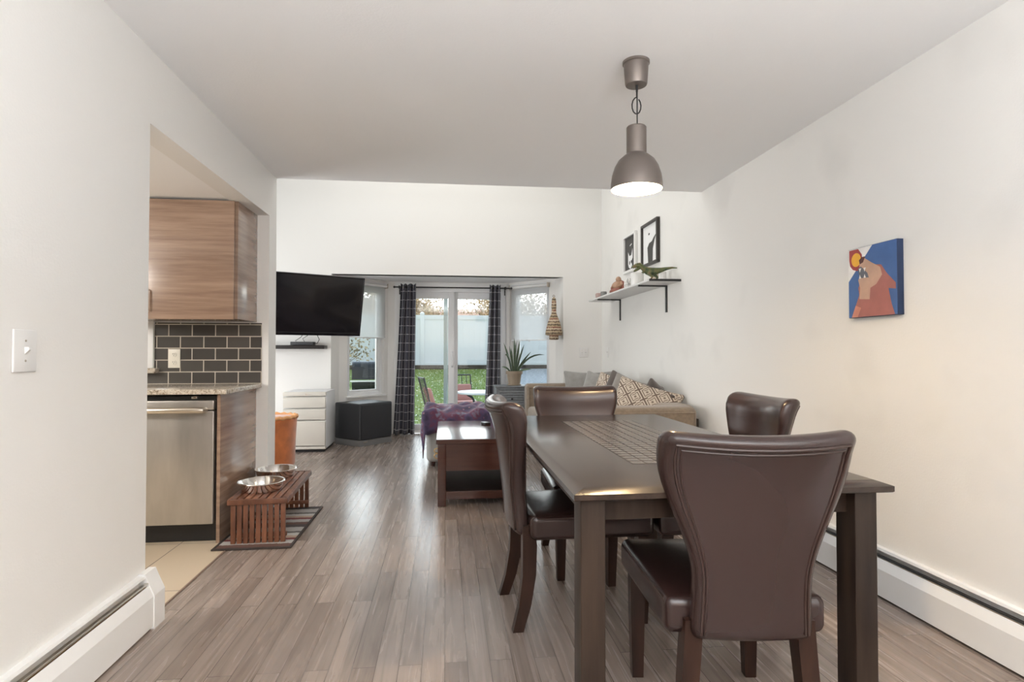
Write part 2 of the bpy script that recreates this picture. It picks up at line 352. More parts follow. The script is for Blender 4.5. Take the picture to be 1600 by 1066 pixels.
# outside
def grass_mat():
    m, nt, b = _new('lawn_green')
    v = coords(nt)
    c = ramp(nt, noise(nt, v, 1.6, 6, 0.7), [(0.3, (0.085, 0.13, 0.032)), (0.5, (0.15, 0.195, 0.06)), (0.72, (0.26, 0.26, 0.11))])
    vo = node(nt, 'ShaderNodeTexVoronoi'); vo.voronoi_dimensions = '2D'; vo.inputs['Scale'].default_value = 5.0; nt.links.new(v, vo.inputs['Vector'])
    sp = ramp(nt, vo.outputs['Distance'], [(0.085, (0.75, 0.75, 0.70)), (0.11, (0, 0, 0))])
    nt.links.new(mix(nt, 1.0, c, sp, 'LIGHTEN'), b.inputs['Base Color']); b.inputs['Roughness'].default_value = 0.9; b.inputs['Specular IOR Level'].default_value = 0.1
    return m
M['lawn'] = grass_mat()
M['blade'] = plain('grass_blade_green', (0.17, 0.215, 0.06), 0.8, var=0.4, vscale=2, spec=0.1)
M['gravel'] = plain('grey_gravel', (0.20, 0.21, 0.225), 0.9, var=0.65, vscale=28, bmp=0.6, bscale=30)
M['edging'] = plain('dark_bed_edging', (0.075, 0.060, 0.050), 0.9, var=0.4, vscale=5)
M['screen_grey'] = plain('grey_green_metal', (0.36, 0.41, 0.39), 0.5)
M['bounce_pale'] = plain('pale_bounce_slab', (0.70, 0.69, 0.66), 0.8, var=0.1)
M['fence'] = plain('white_vinyl_fence', (0.78, 0.82, 0.84), 0.4)
M['bark'] = plain('grey_brown_bark', (0.14, 0.10, 0.075), 0.9, var=0.3)
M['dry_leaf'] = plain('tan_dry_leaf', (0.46, 0.32, 0.18), 0.8, var=0.5, vscale=3)
M['bush_leaf'] = plain('olive_dry_leaf', (0.26, 0.20, 0.10), 0.8, var=0.7, vscale=4)
M['iron'] = plain('dark_iron', (0.03, 0.03, 0.032), 0.5, 0.5)
M['cloth_rose'] = plain('faded_red_cloth', (0.36, 0.17, 0.15), 0.9)
M['mesh_top'] = plain('pale_mesh_table', (0.42, 0.44, 0.46), 0.5)
M['roof_tile'] = plain('terracotta_roof', (0.40, 0.21, 0.13), 0.8, var=0.2)
M['siding'] = plain('outside_siding', (0.55, 0.53, 0.50), 0.8)

def emis(name, col, s):
    m, nt, b = _new(name)
    setin(b, Base_Color=(0.9, 0.9, 0.9)); b.inputs['Emission Color'].default_value = (*col, 1); b.inputs['Emission Strength'].default_value = s
    return m
M['bulb'] = emis('warm_bulb', (1.0, 0.70, 0.38), 480)

# ---------------------------------------------------------------- mesh helpers
def BM(): return bmesh.new()
def quad(bm, a, b, c, d, mi=0):
    f = bm.faces.new([bm.verts.new(p) for p in (a, b, c, d)]); f.material_index = mi; return f
def rbox(bm, h, r, n=(4, 4, 4), nr=3, fn=None, c=(0, 0, 0), mi=0):
    """rounded box of half sizes h about the origin, warped by fn, then moved to c"""
    ax = []
    for k in range(3):
        inn = h[k] - r
        arc = [inn + r * math.tan(R(45) * (1 - q / nr)) for q in range(nr + 1)]
        lin = [-inn + 2 * inn * q / n[k] for q in range(1, n[k])]
        ax.append([-a for a in arc] + lin + arc[::-1])
    cache = {}
    def V(p):
        key = tuple(round(v, 6) for v in p)
        if key not in cache:
            i = Vector([max(-(h[k] - r), min(h[k] - r, p[k])) for k in range(3)])
            d = Vector(p) - i
            q = i + d.normalized() * r if d.length > 1e-9 else i
            if fn: q = Vector(fn(*q))
            cache[key] = bm.verts.new(q + Vector(c))
        return cache[key]
    for k in range(3):
        a, b = (k + 1) % 3, (k + 2) % 3
        for s in (-1, 1):
            for i in range(len(ax[a]) - 1):
                for j in range(len(ax[b]) - 1):
                    P = []
                    for ii, jj in ((i, j), (i + 1, j), (i + 1, j + 1), (i, j + 1)):
                        p = [0, 0, 0]; p[k] = s * h[k]; p[a] = ax[a][ii]; p[b] = ax[b][jj]; P.append(V(p))
                    if s < 0: P.reverse()
                    f = bm.faces.new(P); f.material_index = mi
def box(bm, x0, x1, y0, y1, z0, z1, bev=0.0, mi=0, nr=2):
    if x1 < x0: x0, x1 = x1, x0
    if y1 < y0: y0, y1 = y1, y0
    c = ((x0 + x1) / 2, (y0 + y1) / 2, (z0 + z1) / 2); h = ((x1 - x0) / 2, (y1 - y0) / 2, (z1 - z0) / 2)
    if bev > 0:
        rbox(bm, h, min(bev, min(h) * 0.98), (1, 1, 1), nr, None, c, mi)
    else:
        vs = [bm.verts.new((c[0] + sx * h[0], c[1] + sy * h[1], c[2] + sz * h[2])) for sx in (-1, 1) for sy in (-1, 1) for sz in (-1, 1)]
        for q in ((0, 1, 3, 2), (4, 6, 7, 5), (0, 4, 5, 1), (2, 3, 7, 6), (0, 2, 6, 4), (1, 5, 7, 3)):
            f = bm.faces.new([vs[i] for i in q]); f.material_index = mi
def loft(bm, rings, mi=0, cap=True, closed=True):
    vr = [[bm.verts.new(p) for p in r] for r in rings]
    n = len(vr[0])
    for a, b in zip(vr, vr[1:]):
        for i in range(n if closed else n - 1):
            f = bm.faces.new((a[i], a[(i + 1) % n], b[(i + 1) % n], b[i])); f.material_index = mi
    if cap and closed:
        f = bm.faces.new(vr[0][::-1]); f.material_index = mi
        f = bm.faces.new(vr[-1]); f.material_index = mi
def sqleg(bm, secs):
    """secs: (x, y, z, half width, half depth)"""
    loft(bm, [[(x - a, y - b, z), (x + a, y - b, z), (x + a, y + b, z), (x - a, y + b, z)] for x, y, z, a, b in secs])
def tube(bm, pts, rad, seg=8, mi=0, flat=1.0):
    pts = [Vector(p) for p in pts]
    rs = rad if isinstance(rad, (list, tuple)) else [rad] * len(pts)
    rings = []; nrm = None
    for i, p in enumerate(pts):
        t = (pts[min(i + 1, len(pts) - 1)] - pts[max(i - 1, 0)]).normalized()
        if nrm is None:
            nrm = t.orthogonal().normalized()
        nrm = (nrm - t * nrm.dot(t)).normalized()
        bi = t.cross(nrm)
        rings.append([p + (nrm * math.cos(2 * math.pi * k / seg) + bi * math.sin(2 * math.pi * k / seg) * flat) * rs[i] for k in range(seg)])
    loft(bm, rings, mi)
def lathe(bm, prof, seg=32, c=(0, 0, 0), mi=0, sx=1.0, sy=1.0, cap=True):
    rings = [[(c[0] + r * sx * math.cos(2 * math.pi * k / seg), c[1] + r * sy * math.sin(2 * math.pi * k / seg), c[2] + z) for k in range(seg)] for r, z in prof]
    loft(bm, rings, mi, cap)
def ball(bm, c, r, mi=0, seg=12, fn=None):
    r = r if isinstance(r, (tuple, list)) else (r, r, r)
    lathe(bm, [(math.sin(math.pi * k / 8) * 1.0 + 1e-4, -math.cos(math.pi * k / 8)) for k in range(9)], seg, (0, 0, 0), mi)
    vs = list(bm.verts)[-seg * 9:]
    for v in vs:
        v.co = Vector((v.co.x * r[0] + c[0], v.co.y * r[1] + c[1], v.co.z * r[2] + c[2]))
def prism(bm, pts, axis, a, b, mi=0):
    """polygon pts in the two other axes (in order) extruded along axis from a to b"""
    def P(p, t):
        q = list(p); q.insert({'X': 0, 'Y': 1, 'Z': 2}[axis], t); return q
    loft(bm, [[P(p, a) for p in pts], [P(p, b) for p in pts]], mi)

def obj(name, bm, mats, parent=None, smooth=35, loc=None):
    me = bpy.data.meshes.new(name)
    bmesh.ops.recalc_face_normals(bm, faces=bm.faces[:])
    bm.to_mesh(me); bm.free()
    for m in (mats if isinstance(mats, (list, tuple)) else [mats]):
        me.materials.append(M[m] if isinstance(m, str) else m)
    if smooth:
        for p in me.polygons: p.use_smooth = True
        me.set_sharp_from_angle(angle=R(smooth))
    o = bpy.data.objects.new(name, me); C.objects.link(o)
    if parent: o.parent = parent
    if loc: o.location = loc
    return o
def tag(o, label, cat, group=None, kind=None):
    o['label'] = label; o['category'] = cat
    if group: o['group'] = group
    if kind: o['kind'] = kind
    return o
def thing(name, label, cat, loc=(0, 0, 0), rz=0.0, group=None):
    o = bpy.data.objects.new(name, None); C.objects.link(o)
    o.location = loc; o.rotation_euler = (0, 0, rz); o.empty_display_size = 0.1
    return tag(o, label, cat, group)
def struct(name, bm, m, parent=None, smooth=0):
    o = obj(name, bm, m, parent, smooth)
    if not parent: o['kind'] = 'structure'
    return o
def dup(o, loc=None, rz=None, label=None, parent=None):
    c = o.copy(); C.objects.link(c); c.parent = parent
    if loc is not None: c.location = loc
    if rz is not None: c.rotation_euler = (0, 0, rz)
    if label: c['label'] = label
    for ch in list(o.children): dup(ch, parent=c)
    return c
def sstep(a, b, x):
    t = max(0.0, min(1.0, (x - a) / (b - a))); return t * t * (3 - 2 * t)

# ---------------------------------------------------------------- setting
XL, XR, ZC, ZH = -1.2559, 2.0634, 2.44, 2.1205
YE, YP0, YP1, YF, YB = 2.6395, 4.3442, 4.5197, 7.56, 8.29
ZB = 2.127
A1, A2, BL, BR, D2, D1 = (-1.431, 7.56), (-1.36, 7.72), (-0.80, 8.29), (0.895, 8.29), (1.47, 7.72), (1.541, 7.56)
bm = BM()
f = bm.faces.new([bm.verts.new((x, y, 0)) for x, y in ((XL, -2.5), (XR, -2.5), (XR, YF), D1, D2, BR, BL, A2, A1, (-4.0, YF), (-4.0, YP1), (XL, YP1))])
struct('floor', bm, 'floor')
bm = BM(); box(bm, -4.0, XL, -2.5, YP1 - 0.02, -0.06, 0.0); struct('floor_kitchen', bm, 'tile')
bm = BM(); box(bm, XL - 0.13, XL, -2.5, YE, 0, ZC); struct('wall_left', bm, 'wall')
bm = BM(); box(bm, XL - 0.13, XL, YE, YP0, ZH, ZC); struct('wall_header', bm, 'wall')
bm = BM(); box(bm, XR, XR + 0.13, -2.5, YF + 0.13, 0, 4.2); struct('wall_right', bm, 'wall_scuffed')
bm = BM(); box(bm, -4.0, XL, YP0, YP1, 0, 4.2); struct('wall_kitchen', bm, 'wall')
bm = BM()
box(bm, -4.0, A1[0], YF, YF + 0.12, 0, 4.2); box(bm, D1[0], XR, YF, YF + 0.12, 0, 4.2); box(bm, A1[0], D1[0], YF, YF + 0.12, ZB, 4.2)
struct('wall_far', bm, 'wall')
bm = BM(); box(bm, -4.12, -4.0, -2.5, YF, 0, 4.2); struct('wall_outer', bm, 'wall')
bm = BM(); box(bm, -4.0, XR, -2.62, -2.5, 0, ZC); struct('wall_rear', bm, 'laminate')  # unseen wall, dark finish added to dim reflections in the furniture
bm = BM(); box(bm, XL, XR, -2.5, YP1, ZC, ZC + 0.12); struct('ceiling', bm, 'ceiling')
bm = BM(); box(bm, -4.0, XL - 0.13, -2.5, YP0, ZH + 0.012, ZH + 0.1); struct('ceiling_kitchen', bm, 'ceiling')
bm = BM(); box(bm, -4.0, XR, YP1 - 0.12, YP1, ZC + 0.12, 4.2); struct('wall_bulkhead', bm, 'wall')
bm = BM(); box(bm, -4.0, XR, YP1 - 0.12, YF + 0.12, 4.2, 4.3); struct('ceiling_living', bm, 'ceiling')
bm = BM(); prism(bm, [(A1[0], YF + 0.005), (D1[0], YF + 0.005), (1.62, 7.75), (0.97, 8.42), (-0.87, 8.42), (-1.5, 7.75)], 'Z', ZB, ZB + 0.15); struct('ceiling_bay', bm, 'ceiling')

def frame2d(A, B):
    """local frame: x along A->B, y outward (left of the way from A to B), z up"""
    a = math.atan2(B[1] - A[1], B[0] - A[0])
    return Matrix.Translation((A[0], A[1], 0)) @ Matrix.Rotation(a, 4, 'Z'), math.hypot(B[0] - A[0], B[1] - A[1])
def wallseg(name, A, B, op=None, th=0.13, x0=0.0, x1=None):
    mw, L = frame2d(A, B)
    x1 = L if x1 is None else x1
    bm = BM()
    if op:
        s0, s1, z0, z1 = op
        box(bm, x0, s0, 0, th, 0, ZB); box(bm, s1, x1, 0, th, 0, ZB)
        if z0 > 0.01: box(bm, s0, s1, 0, th, 0, z0)
        box(bm, s0, s1, 0, th, z1, ZB)
    else: box(bm, x0, x1, 0, th, 0, ZB)
    o = struct(name, bm, 'wall'); o.matrix_world = mw
    return o, mw
wallseg('wall_bay_jamb_left', A1, A2)
wallseg('wall_bay_jamb_right', D2, D1)
_, mwl = wallseg('wall_bay_left', A2, BL, (0.13, 0.735, 0.555, 2.03))
_, mwc = wallseg('wall_bay_back', BL, BR, (0.17, 1.66, 0.0, 2.045))
_, mwr = wallseg('wall_bay_right', BR, D2, (0.065, 0.70, 0.555, 2.03))

def window(name, mw, s0, s1, z0, z1):
    w = bpy.data.objects.new(name, None); C.objects.link(w); w.matrix_world = mw; w['kind'] = 'structure'
    t = 0.05
    bm = BM()
    for a in ((s0, s0 + t, z0, z1), (s1 - t, s1, z0, z1), (s0 + t, s1 - t, z0, z0 + t), (s0 + t, s1 - t, z1 - t, z1)):
        box(bm, a[0], a[1], 0.045, 0.11, a[2], a[3], 0.004)
    obj('window_frame', bm, 'vinyl', w)
    bm = BM(); u = 0.028
    for a in ((s0 + t, s0 + t + u, z0 + t, z1 - t), (s1 - t - u, s1 - t, z0 + t, z1 - t), (s0 + t + u, s1 - t - u, z0 + t, z0 + t + u), (s0 + t + u, s1 - t - u, z1 - t - u, z1 - t)):
        box(bm, a[0], a[1], 0.06, 0.095, a[2], a[3], 0.003)
    sa = obj('sash', bm, 'vinyl', w)
    bm = BM(); box(bm, s0 + t + u, s1 - t - u, 0.075, 0.08, z0 + t + u, z1 - t - u); obj('glass_pane', bm, 'glass', sa, 0)
    bm = BM(); box(bm, s0 - 0.02, s1 + 0.02, -0.02, 0.05, z0 - 0.022, z0 + 0.003, 0.004); obj('window_sill', bm, 'trim', w)
    return w
window('window_1', mwl, 0.13, 0.735, 0.555, 2.03)
window('window_2', mwr, 0.065, 0.70, 0.555, 2.03)

# sliding door in the back of the bay
d = bpy.data.objects.new('door_1', None); C.objects.link(d); d.matrix_world = mwc; d['kind'] = 'structure'
s0, s1, z1 = 0.17, 1.66, 2.045
bm = BM()
for a in ((s0, s0 + 0.06, 0.03, z1), (s1 - 0.06, s1, 0.03, z1), (s0 + 0.06, s1 - 0.06, z1 - 0.055, z1), (s0, s1, 0.0, 0.045)):
    box(bm, a[0], a[1], 0.02, 0.12, a[2], a[3], 0.004)
obj('door_frame', bm, 'vinyl', d)
bm = BM()
for a in ((s0 - 0.075, s0, 0, z1 + 0.07), (s1, s1 + 0.06, 0, z1 + 0.07), (s0, s1, z1, z1 + 0.07)):
    box(bm, a[0], a[1], -0.014, 0.004, a[2], a[3], 0.004)
obj('door_casing', bm, 'trim', d)
def panel(name, a, b, y0, y1, st, zt):
    bm = BM()
    for q in ((a, a + st, 0.045, zt), (b - st, b, 0.045, zt), (a + st, b - st, 0.045, 0.125), (a + st, b - st, zt - 0.10, zt)):
        box(bm, q[0], q[1], y0, y1, q[2], q[3], 0.004)
    p = obj(name, bm, 'vinyl', d)
    bm = BM(); m_ = (y0 + y1) / 2; box(bm, a + st, b - st, m_ - 0.003, m_ + 0.003, 0.125, zt - 0.10); obj('glass_pane', bm, 'glass', p, 0)
    return p
pa = panel('door_panel', s0 + 0.06, 0.925, 0.03, 0.065, 0.085, 1.994)
panel('door_panel', 0.89, s1 - 0.06, 0.075, 0.11, 0.085, 1.994)
bm = BM(); box(bm, 0.775, 0.835, 0.122, 0.142, 0.045, 1.99, 0.003); box(bm, s0 + 0.06, 0.775, 0.122, 0.142, 1.95, 1.99, 0.003); box(bm, s0 + 0.06, 0.775, 0.122, 0.142, 0.045, 0.10, 0.003); obj('screen_frame', bm, 'screen_grey', d)
bm = BM(); tube(bm, [(1.0 - 0.105, 0.028, 0.93), (1.0 - 0.105, -0.012, 0.95), (1.0 - 0.105, -0.012, 1.12), (1.0 - 0.105, 0.028, 1.14)], 0.011, 8); obj('door_handle', bm, 'vinyl', pa)

# baseboards
bm = BM(); box(bm, -4.0, A1[0], YF - 0.012, YF, 0, 0.085, 0.003); struct('baseboard_far', bm, 'trim')
bm = BM(); box(bm, XR - 0.012, XR, 4.62, YF, 0, 0.085, 0.003); struct('baseboard_right', bm, 'trim')
bm = BM(); box(bm, XL - 0.005, XL + 0.006, YP0, YP1, 0, 0.07, 0.002); struct('baseboard_post', bm, 'trim')
bm = BM(); box(bm, XL - 0.004, XL + 0.004, YE, YP0, 0.0, 0.003); struct('trim_1', bm, 'laminate_edge')

# kitchen window at the left end of the tiled wall
kw = bpy.data.objects.new('window_3', None); C.objects.link(kw); kw['kind'] = 'structure'
bm = BM()
box(bm, -2.09, -2.017, YP0 - 0.03, YP0, 1.03, 1.36, 0.004); box(bm, -2.80, -2.73, YP0 - 0.03, YP0, 1.03, 1.36, 0.004); box(bm, -2.80, -2.017, YP0 - 0.03, YP0, 1.36, 1.43, 0.004)
obj('window_frame', bm, 'trim', kw)
bm = BM(); box(bm, -2.73, -2.09, YP0 - 0.012, YP0 - 0.004, 1.03, 1.36); obj('glass_pane', bm, 'glass', kw, 0)
bm = BM(); box(bm, -2.84, -1.985, YP0 - 0.07, YP0, 0.995, 1.03, 0.004); obj('window_sill', bm, 'granite', kw)
bm = BM(); box(bm, -2.84, -1.302, YP0 - 0.008, YP0, 0.918, 1.348); struct('wall_backsplash_tile', bm, 'splash')

# ---------------------------------------------------------------- kitchen
XP = -1.3375
t = thing('wall_cabinet', 'walnut grained wall cabinet above the grey tile, touching the kitchen ceiling', 'cabinet', (-1.90, YP0, 1.355))
x0, x1 = -0.30, XP + 1.90
bm = BM(); box(bm, x0, x1, -0.39, 0, 0, 0.765, 0.002); obj('cabinet_body', bm, 'laminate', t)
bm = BM(); box(bm, x0 + 0.002, x1 - 0.018, -0.412, -0.392, -0.004, 0.763, 0.002); dd = obj('cabinet_door', bm, 'laminate', t)
bm = BM(); tube(bm, [(0.026, -0.412, 0.045), (0.026, -0.44, 0.05), (0.026, -0.44, 0.178), (0.026, -0.412, 0.183)], 0.006, 8); obj('handle', bm, 'nickel', dd)

t = thing('dishwasher', 'stainless steel dishwasher under the granite counter', 'dishwasher', (-1.675, YP0, 0))
bm = BM(); box(bm, -0.30, 0.313, -0.62, -0.02, 0.10, 0.875); obj('tub_housing', bm, 'black', t, 0)
bm = BM(); box(bm, -0.298, 0.300, -0.664, -0.622, 0.115, 0.79, 0.006); box(bm, -0.298, 0.300, -0.664, -0.622, 0.795, 0.852, 0.006); db = obj('dishwasher_door', bm, 'steel', t)
bm = BM(); tube(bm, [(-0.26, -0.665, 0.795), (-0.26, -0.70, 0.797), (-0.235, -0.715, 0.798), (0.20, -0.715, 0.798), (0.245, -0.703, 0.797), (0.250, -0.665, 0.795)], 0.018, 12); obj('handle', bm, 'nickel', db)
bm = BM(); box(bm, -0.30, 0.313, -0.605, -0.56, 0.002, 0.10); obj('kick_plate', bm, 'black', t, 0)
bm = BM(); box(bm, 0.17, 0.20, -0.66, -0.62, 0.863, 0.876, 0.002); obj('mounting_clip', bm, 'chrome', t)
bm = BM(); box(bm, XP - 0.02, XP, 3.682, YP0, 0.002, 0.888, 0.001); tag(obj('end_panel', bm, 'laminate'), 'pale walnut end panel closing the counter beside the dishwasher', 'panel')
bm = BM(); box(bm, -2.84, -1.297, 3.655, YP0 - 0.009, 0.889, 0.919, 0.005); tag(obj('countertop', bm, 'granite'), 'speckled granite countertop above the dishwasher', 'countertop')

def outlet(name, label, loc, rz):
    t = thing(name, label, 'outlet', loc, rz)
    bm = BM(); box(bm, -0.04, 0.04, -0.007, 0, -0.066, 0.066, 0.003); obj('cover_plate', bm, 'plastic_ivory', t)
    for z in (-0.028, 0.028):
        bm = BM(); lathe(bm, [(0.017, -0.003), (0.017, 0.003)], 16, (0, 0, 0), 0, 1.0, 1.0)
        for v in bm.verts: v.co = Vector((v.co.x, v.co.z - 0.008, v.co.y * 1.0 + z))
        rc = obj('receptacle', bm, 'plastic_ivory', t)
        bm = BM()
        for x, h in ((-0.006, 0.008), (0.006, 0.007)): box(bm, x - 0.0012, x + 0.0012, -0.0125, -0.010, z, z + h)
        box(bm, -0.002, 0.002, -0.0125, -0.010, z - 0.010, z - 0.006)
        obj('slot', bm, 'slot', rc, 0)
    return t
outlet('wall_outlet', 'ivory duplex outlet on the grey tile above the counter', (-1.886, YP0 - 0.008, 1.096), 0)

# ---------------------------------------------------------------- wall plates
def switch(name, label, loc, rz, n=1, w=0.078):
    t = thing(name, label, 'light switch', loc, rz)
    bm = BM(); box(bm, -w / 2, w / 2, -0.007, 0, -0.064, 0.064, 0.003); obj('cover_plate', bm, 'plastic_white', t)
    for k in range(n):
        x = (k - (n - 1) / 2) * 0.046
        bm = BM(); loft(bm, [[(x - 0.005, -0.006, -0.012), (x + 0.005, -0.006, -0.012), (x + 0.005, -0.006, 0.012), (x - 0.005, -0.006, 0.012)], [(x - 0.004, -0.02, 0.003), (x + 0.004, -0.02, 0.003), (x + 0.004, -0.018, 0.012), (x - 0.004, -0.018, 0.012)]]); obj('toggle', bm, 'plastic_white', t)
        for z in (-0.03, 0.03):
            bm = BM(); lathe(bm, [(0.0035, 0.0), (0.0035, 0.0015), (0.001, 0.002)], 10)
            for v in bm.verts: v.co = Vector((x + v.co.x, -0.007 - v.co.z, z + v.co.y))
            obj('screw', bm, 'nickel', t)
    return t
switch('light_switch', 'white single toggle switch on the near wall left of the kitchen opening', (XL, 1.903, 1.146), R(90), 1, 0.098)
switch('light_switch', 'white double toggle switch right of the bay opening, above the sofa', (1.815, YF, 1.134), 0, 2, 0.118)
switch('light_switch', 'small white switch plate on the right wall beside the far corner', (XR, 7.27, 1.135), R(-90), 1, 0.078)

# ---------------------------------------------------------------- baseboard heaters (local x along wall, y into room)
def heater(name, label, loc, rz, L, caps, dark_gap=False):
    t = thing(name, label, 'heater', loc, rz)
    bm = BM(); prism(bm, [(0.0, 0.03), (0.004, 0.03), (0.004, 0.195), (0.022, 0.212), (0.026, 0.206), (0.030, 0.208), (0.026, 0.219), (0.0, 0.219)], 'X', 0, L); obj('back_panel', bm, 'heater', t, 20)
    bm = BM(); prism(bm, [(0.058, 0.012), (0.062, 0.012), (0.062, 0.135), (0.043, 0.178), (0.039, 0.176), (0.058, 0.133)], 'X', 0, L); obj('front_cover', bm, 'heater', t, 20)
    bm = BM(); box(bm, 0.0, L, 0.010, 0.050, 0.06, 0.135); obj('finned_element', bm, 'fins', t, 0)
    bm = BM(); tube(bm, [(0, 0.028, 0.165), (L, 0.028, 0.165)], 0.008, 8); obj('pipe', bm, 'brass', t)
    bm = BM(); box(bm, 0.0, L, 0.026, 0.042, 0.182, 0.190, 0.002); obj('damper_blade', bm, 'black_matte' if dark_gap else 'nickel', t)
    for c in caps:
        bm = BM(); prism(bm, [(0.0, 0.0), (0.066, 0.0), (0.066, 0.137), (0.044, 0.186), (0.028, 0.224), (0.0, 0.224)], 'X', c, c + 0.09); obj('end_cap', bm, 'heater', t, 20)
    return t
heater('baseboard_heater', 'white baseboard heater on the near wall ending at the kitchen opening', (XL, -1.0, 0), R(90), 3.62, [3.58])
for o in bpy.data.objects['baseboard_heater'].children: o.scale = (1, -1, 1)
heater('baseboard_heater', 'long white baseboard heater behind the dining table', (XR, 4.20, 0), R(-90), 5.2, [-0.04], True)
for o in bpy.data.objects['baseboard_heater.001'].children: o.scale = (1, -1, 1)

# ---------------------------------------------------------------- dining table
TX0, TX1, TY0, TY1, TZ = 0.3378, 1.2555, 1.5164, 3.3552, 0.777
cx, cy = (TX0 + TX1) / 2, (TY0 + TY1) / 2; hx, hy = (TX1 - TX0) / 2, (TY1 - TY0) / 2
t = thing('dining_table', 'dark espresso wooden dining table with square legs and mosaic inlay', 'table', (cx, cy, 0))
bm = BM(); e = 0.036
loft(bm, [[(-hx + 0.004, -hy + 0.004, TZ - 0.030), (hx - 0.004, -hy + 0.004, TZ - 0.030), (hx - 0.004, hy - 0.004, TZ - 0.030), (-hx + 0.004, hy - 0.004, TZ - 0.030)],
          [(-hx, -hy, TZ - 0.027), (hx, -hy, TZ - 0.027), (hx, hy, TZ - 0.027), (-hx, hy, TZ - 0.027)],
          [(-hx, -hy, TZ - 0.012), (hx, -hy, TZ - 0.012), (hx, hy, TZ - 0.012), (-hx, hy, TZ - 0.012)],
          [(-hx + e, -hy + e, TZ), (hx - e, -hy + e, TZ), (hx - e, hy - e, TZ), (-hx + e, hy - e, TZ)]])
top = obj('tabletop', bm, 'table', t, 20)
bm = BM(); box(bm, -0.192, 0.190, -0.588, 0.588, TZ - 0.002, TZ + 0.0003, mi=1)
for i in range(8):
    for j in range(25):
        x, y = -0.1885 + i * 0.0472, -0.585 + j * 0.0469
        box(bm, x, x + 0.0415, y, y + 0.0412, TZ, TZ + 0.0016, 0.0012, 0, 1)
obj('mosaic_inlay', bm, ['inlay', 'black_matte'], top, 30)
lx, ly = hx - 0.060, hy - 0.078
bm = BM()
box(bm, -lx, lx, -ly - 0.005, -ly + 0.020, TZ - 0.100, TZ - 0.030); box(bm, -lx, lx, ly - 0.020, ly + 0.005, TZ - 0.100, TZ - 0.030)
box(bm, -lx - 0.005, -lx + 0.020, -ly, ly, TZ - 0.100, TZ - 0.030); box(bm, lx - 0.020, lx + 0.005, -ly, ly, TZ - 0.100, TZ - 0.030)
obj('apron', bm, 'table_leg', t, 0)
for sx in (-1, 1):
    for sy in (-1, 1):
        bm = BM(); box(bm, sx * lx - 0.034, sx * lx + 0.034, sy * ly - 0.042, sy * ly + 0.042, 0.0, TZ - 0.030, 0.003)
        obj('leg', bm, 'table_leg', t)

# ---------------------------------------------------------------- dining chairs (facing local +y)
def make_chair():
    t = thing('dining_chair', 'brown leather dining chair', 'chair', (0, 0, 0), 0, 'brown leather dining chairs')
    def seat_fn(x, y, z):
        w = 1.0 - 0.10 * (0.5 - y / 0.44)
        zz = z + (0.014 * (1 - (x / 0.25) ** 2) * (1 - (y / 0.24) ** 2) if z > 0 else 0.0)
        return x * w, y - 0.01, zz
    bm = BM(); rbox(bm, (0.248, 0.262, 0.052), 0.028, (6, 6, 1), 3, seat_fn, (0, 0.010, 0.420)); st = obj('seat', bm, 'leather', t, 0 or 60)
    def pt(x, y, z): a = seat_fn(x, y, z); return (a[0], a[1] + 0.01, a[2] + 0.42)
    bm = BM()
    path = [(-0.240, -0.23), (-0.240, 0.225), (-0.215, 0.255), (0, 0.255), (0.215, 0.255), (0.240, 0.225), (0.240, -0.23)]
    tube(bm, [pt(x, y, 0.0) if False else (lambda a: (a[0], a[1], 0.458))(pt(x * 1.003, y, 0)) for x, y in path], 0.0045, 6); obj('piping', bm, 'thread', st)
    zb, zt = 0.375, 0.942; hz = (zt - zb) / 2; H0 = 0.255
    def back_fn(x, y, z):
        u = max(0.0, min(1.0, (z + hz) / (2 * hz)))
        w = 0.62 + 0.38 * sstep(0.28, 0.88, u)
        w += 0.02 * sstep(0.25, 0.0, u)
        q = x / H0
        yy = y * (0.80 + 0.42 * sstep(0.72, 1.0, u))
        yo = -0.015 - 0.072 * u ** 1.4 - 0.016 * sstep(0.86, 1.0, u)
        yo += (0.018 + 0.032 * sstep(0.3, 0.95, u)) * (q * q) 
        zz = z - 0.012 * (1 - q * q) * u
        return x * w, yy + yo - 0.283, zz + hz + zb
    bm = BM(); rbox(bm, (H0, 0.038, hz), 0.034, (12, 1, 18), 3, back_fn); bk = obj('backrest', bm, 'leather', t, 60)
    for ins, rad in ((0.034, 0.0042), (0.047, 0.0028)):
        bm = BM(); P = []
        n = 22
        for k in range(n + 1): P.append((-(H0 - ins), -0.0385, -hz + 0.02 + (2 * hz - 0.02 - ins) * k / n))
        for k in range(1, 15): P.append((-(H0 - ins) + 2 * (H0 - ins) * k / 15, -0.0385, hz - ins))
        for k in range(n + 1): P.append(((H0 - ins), -0.0385, hz - ins - (2 * hz - 0.02 - ins) * k / n))
        tube(bm, [back_fn(*p) for p in P], rad, 6); obj('piping', bm, 'thread', bk)
    for s in (-1, 1):
        bm = BM(); sqleg(bm, [(s * 0.198, 0.222, 0.380, 0.026, 0.026), (s * 0.198, 0.224, 0.22, 0.024, 0.024), (s * 0.198, 0.220, 0.0, 0.019, 0.019)]); obj('leg', bm, 'chair_leg', t)
        bm = BM()
        sqleg(bm, [(s * 0.150, -0.262, 0.42, 0.024, 0.024), (s * 0.155, -0.258, 0.34, 0.024, 0.030), (s * 0.165, -0.262, 0.22, 0.023, 0.028), (s * 0.177, -0.282, 0.10, 0.021, 0.025), (s * 0.187, -0.312, 0.0, 0.019, 0.022)])
        obj('leg', bm, 'chair_leg', t, 50)
    return t
ch = make_chair()
ch.location = (0.848, 1.785, 0); ch.rotation_euler = (0, 0, R(-6.5))
ch['label'] = 'brown leather dining chair at the near table end, its piped back fully shown'
dup(ch, (0.598, 2.60, 0), R(-87), 'brown leather dining chair seen side-on at the table side facing the kitchen')
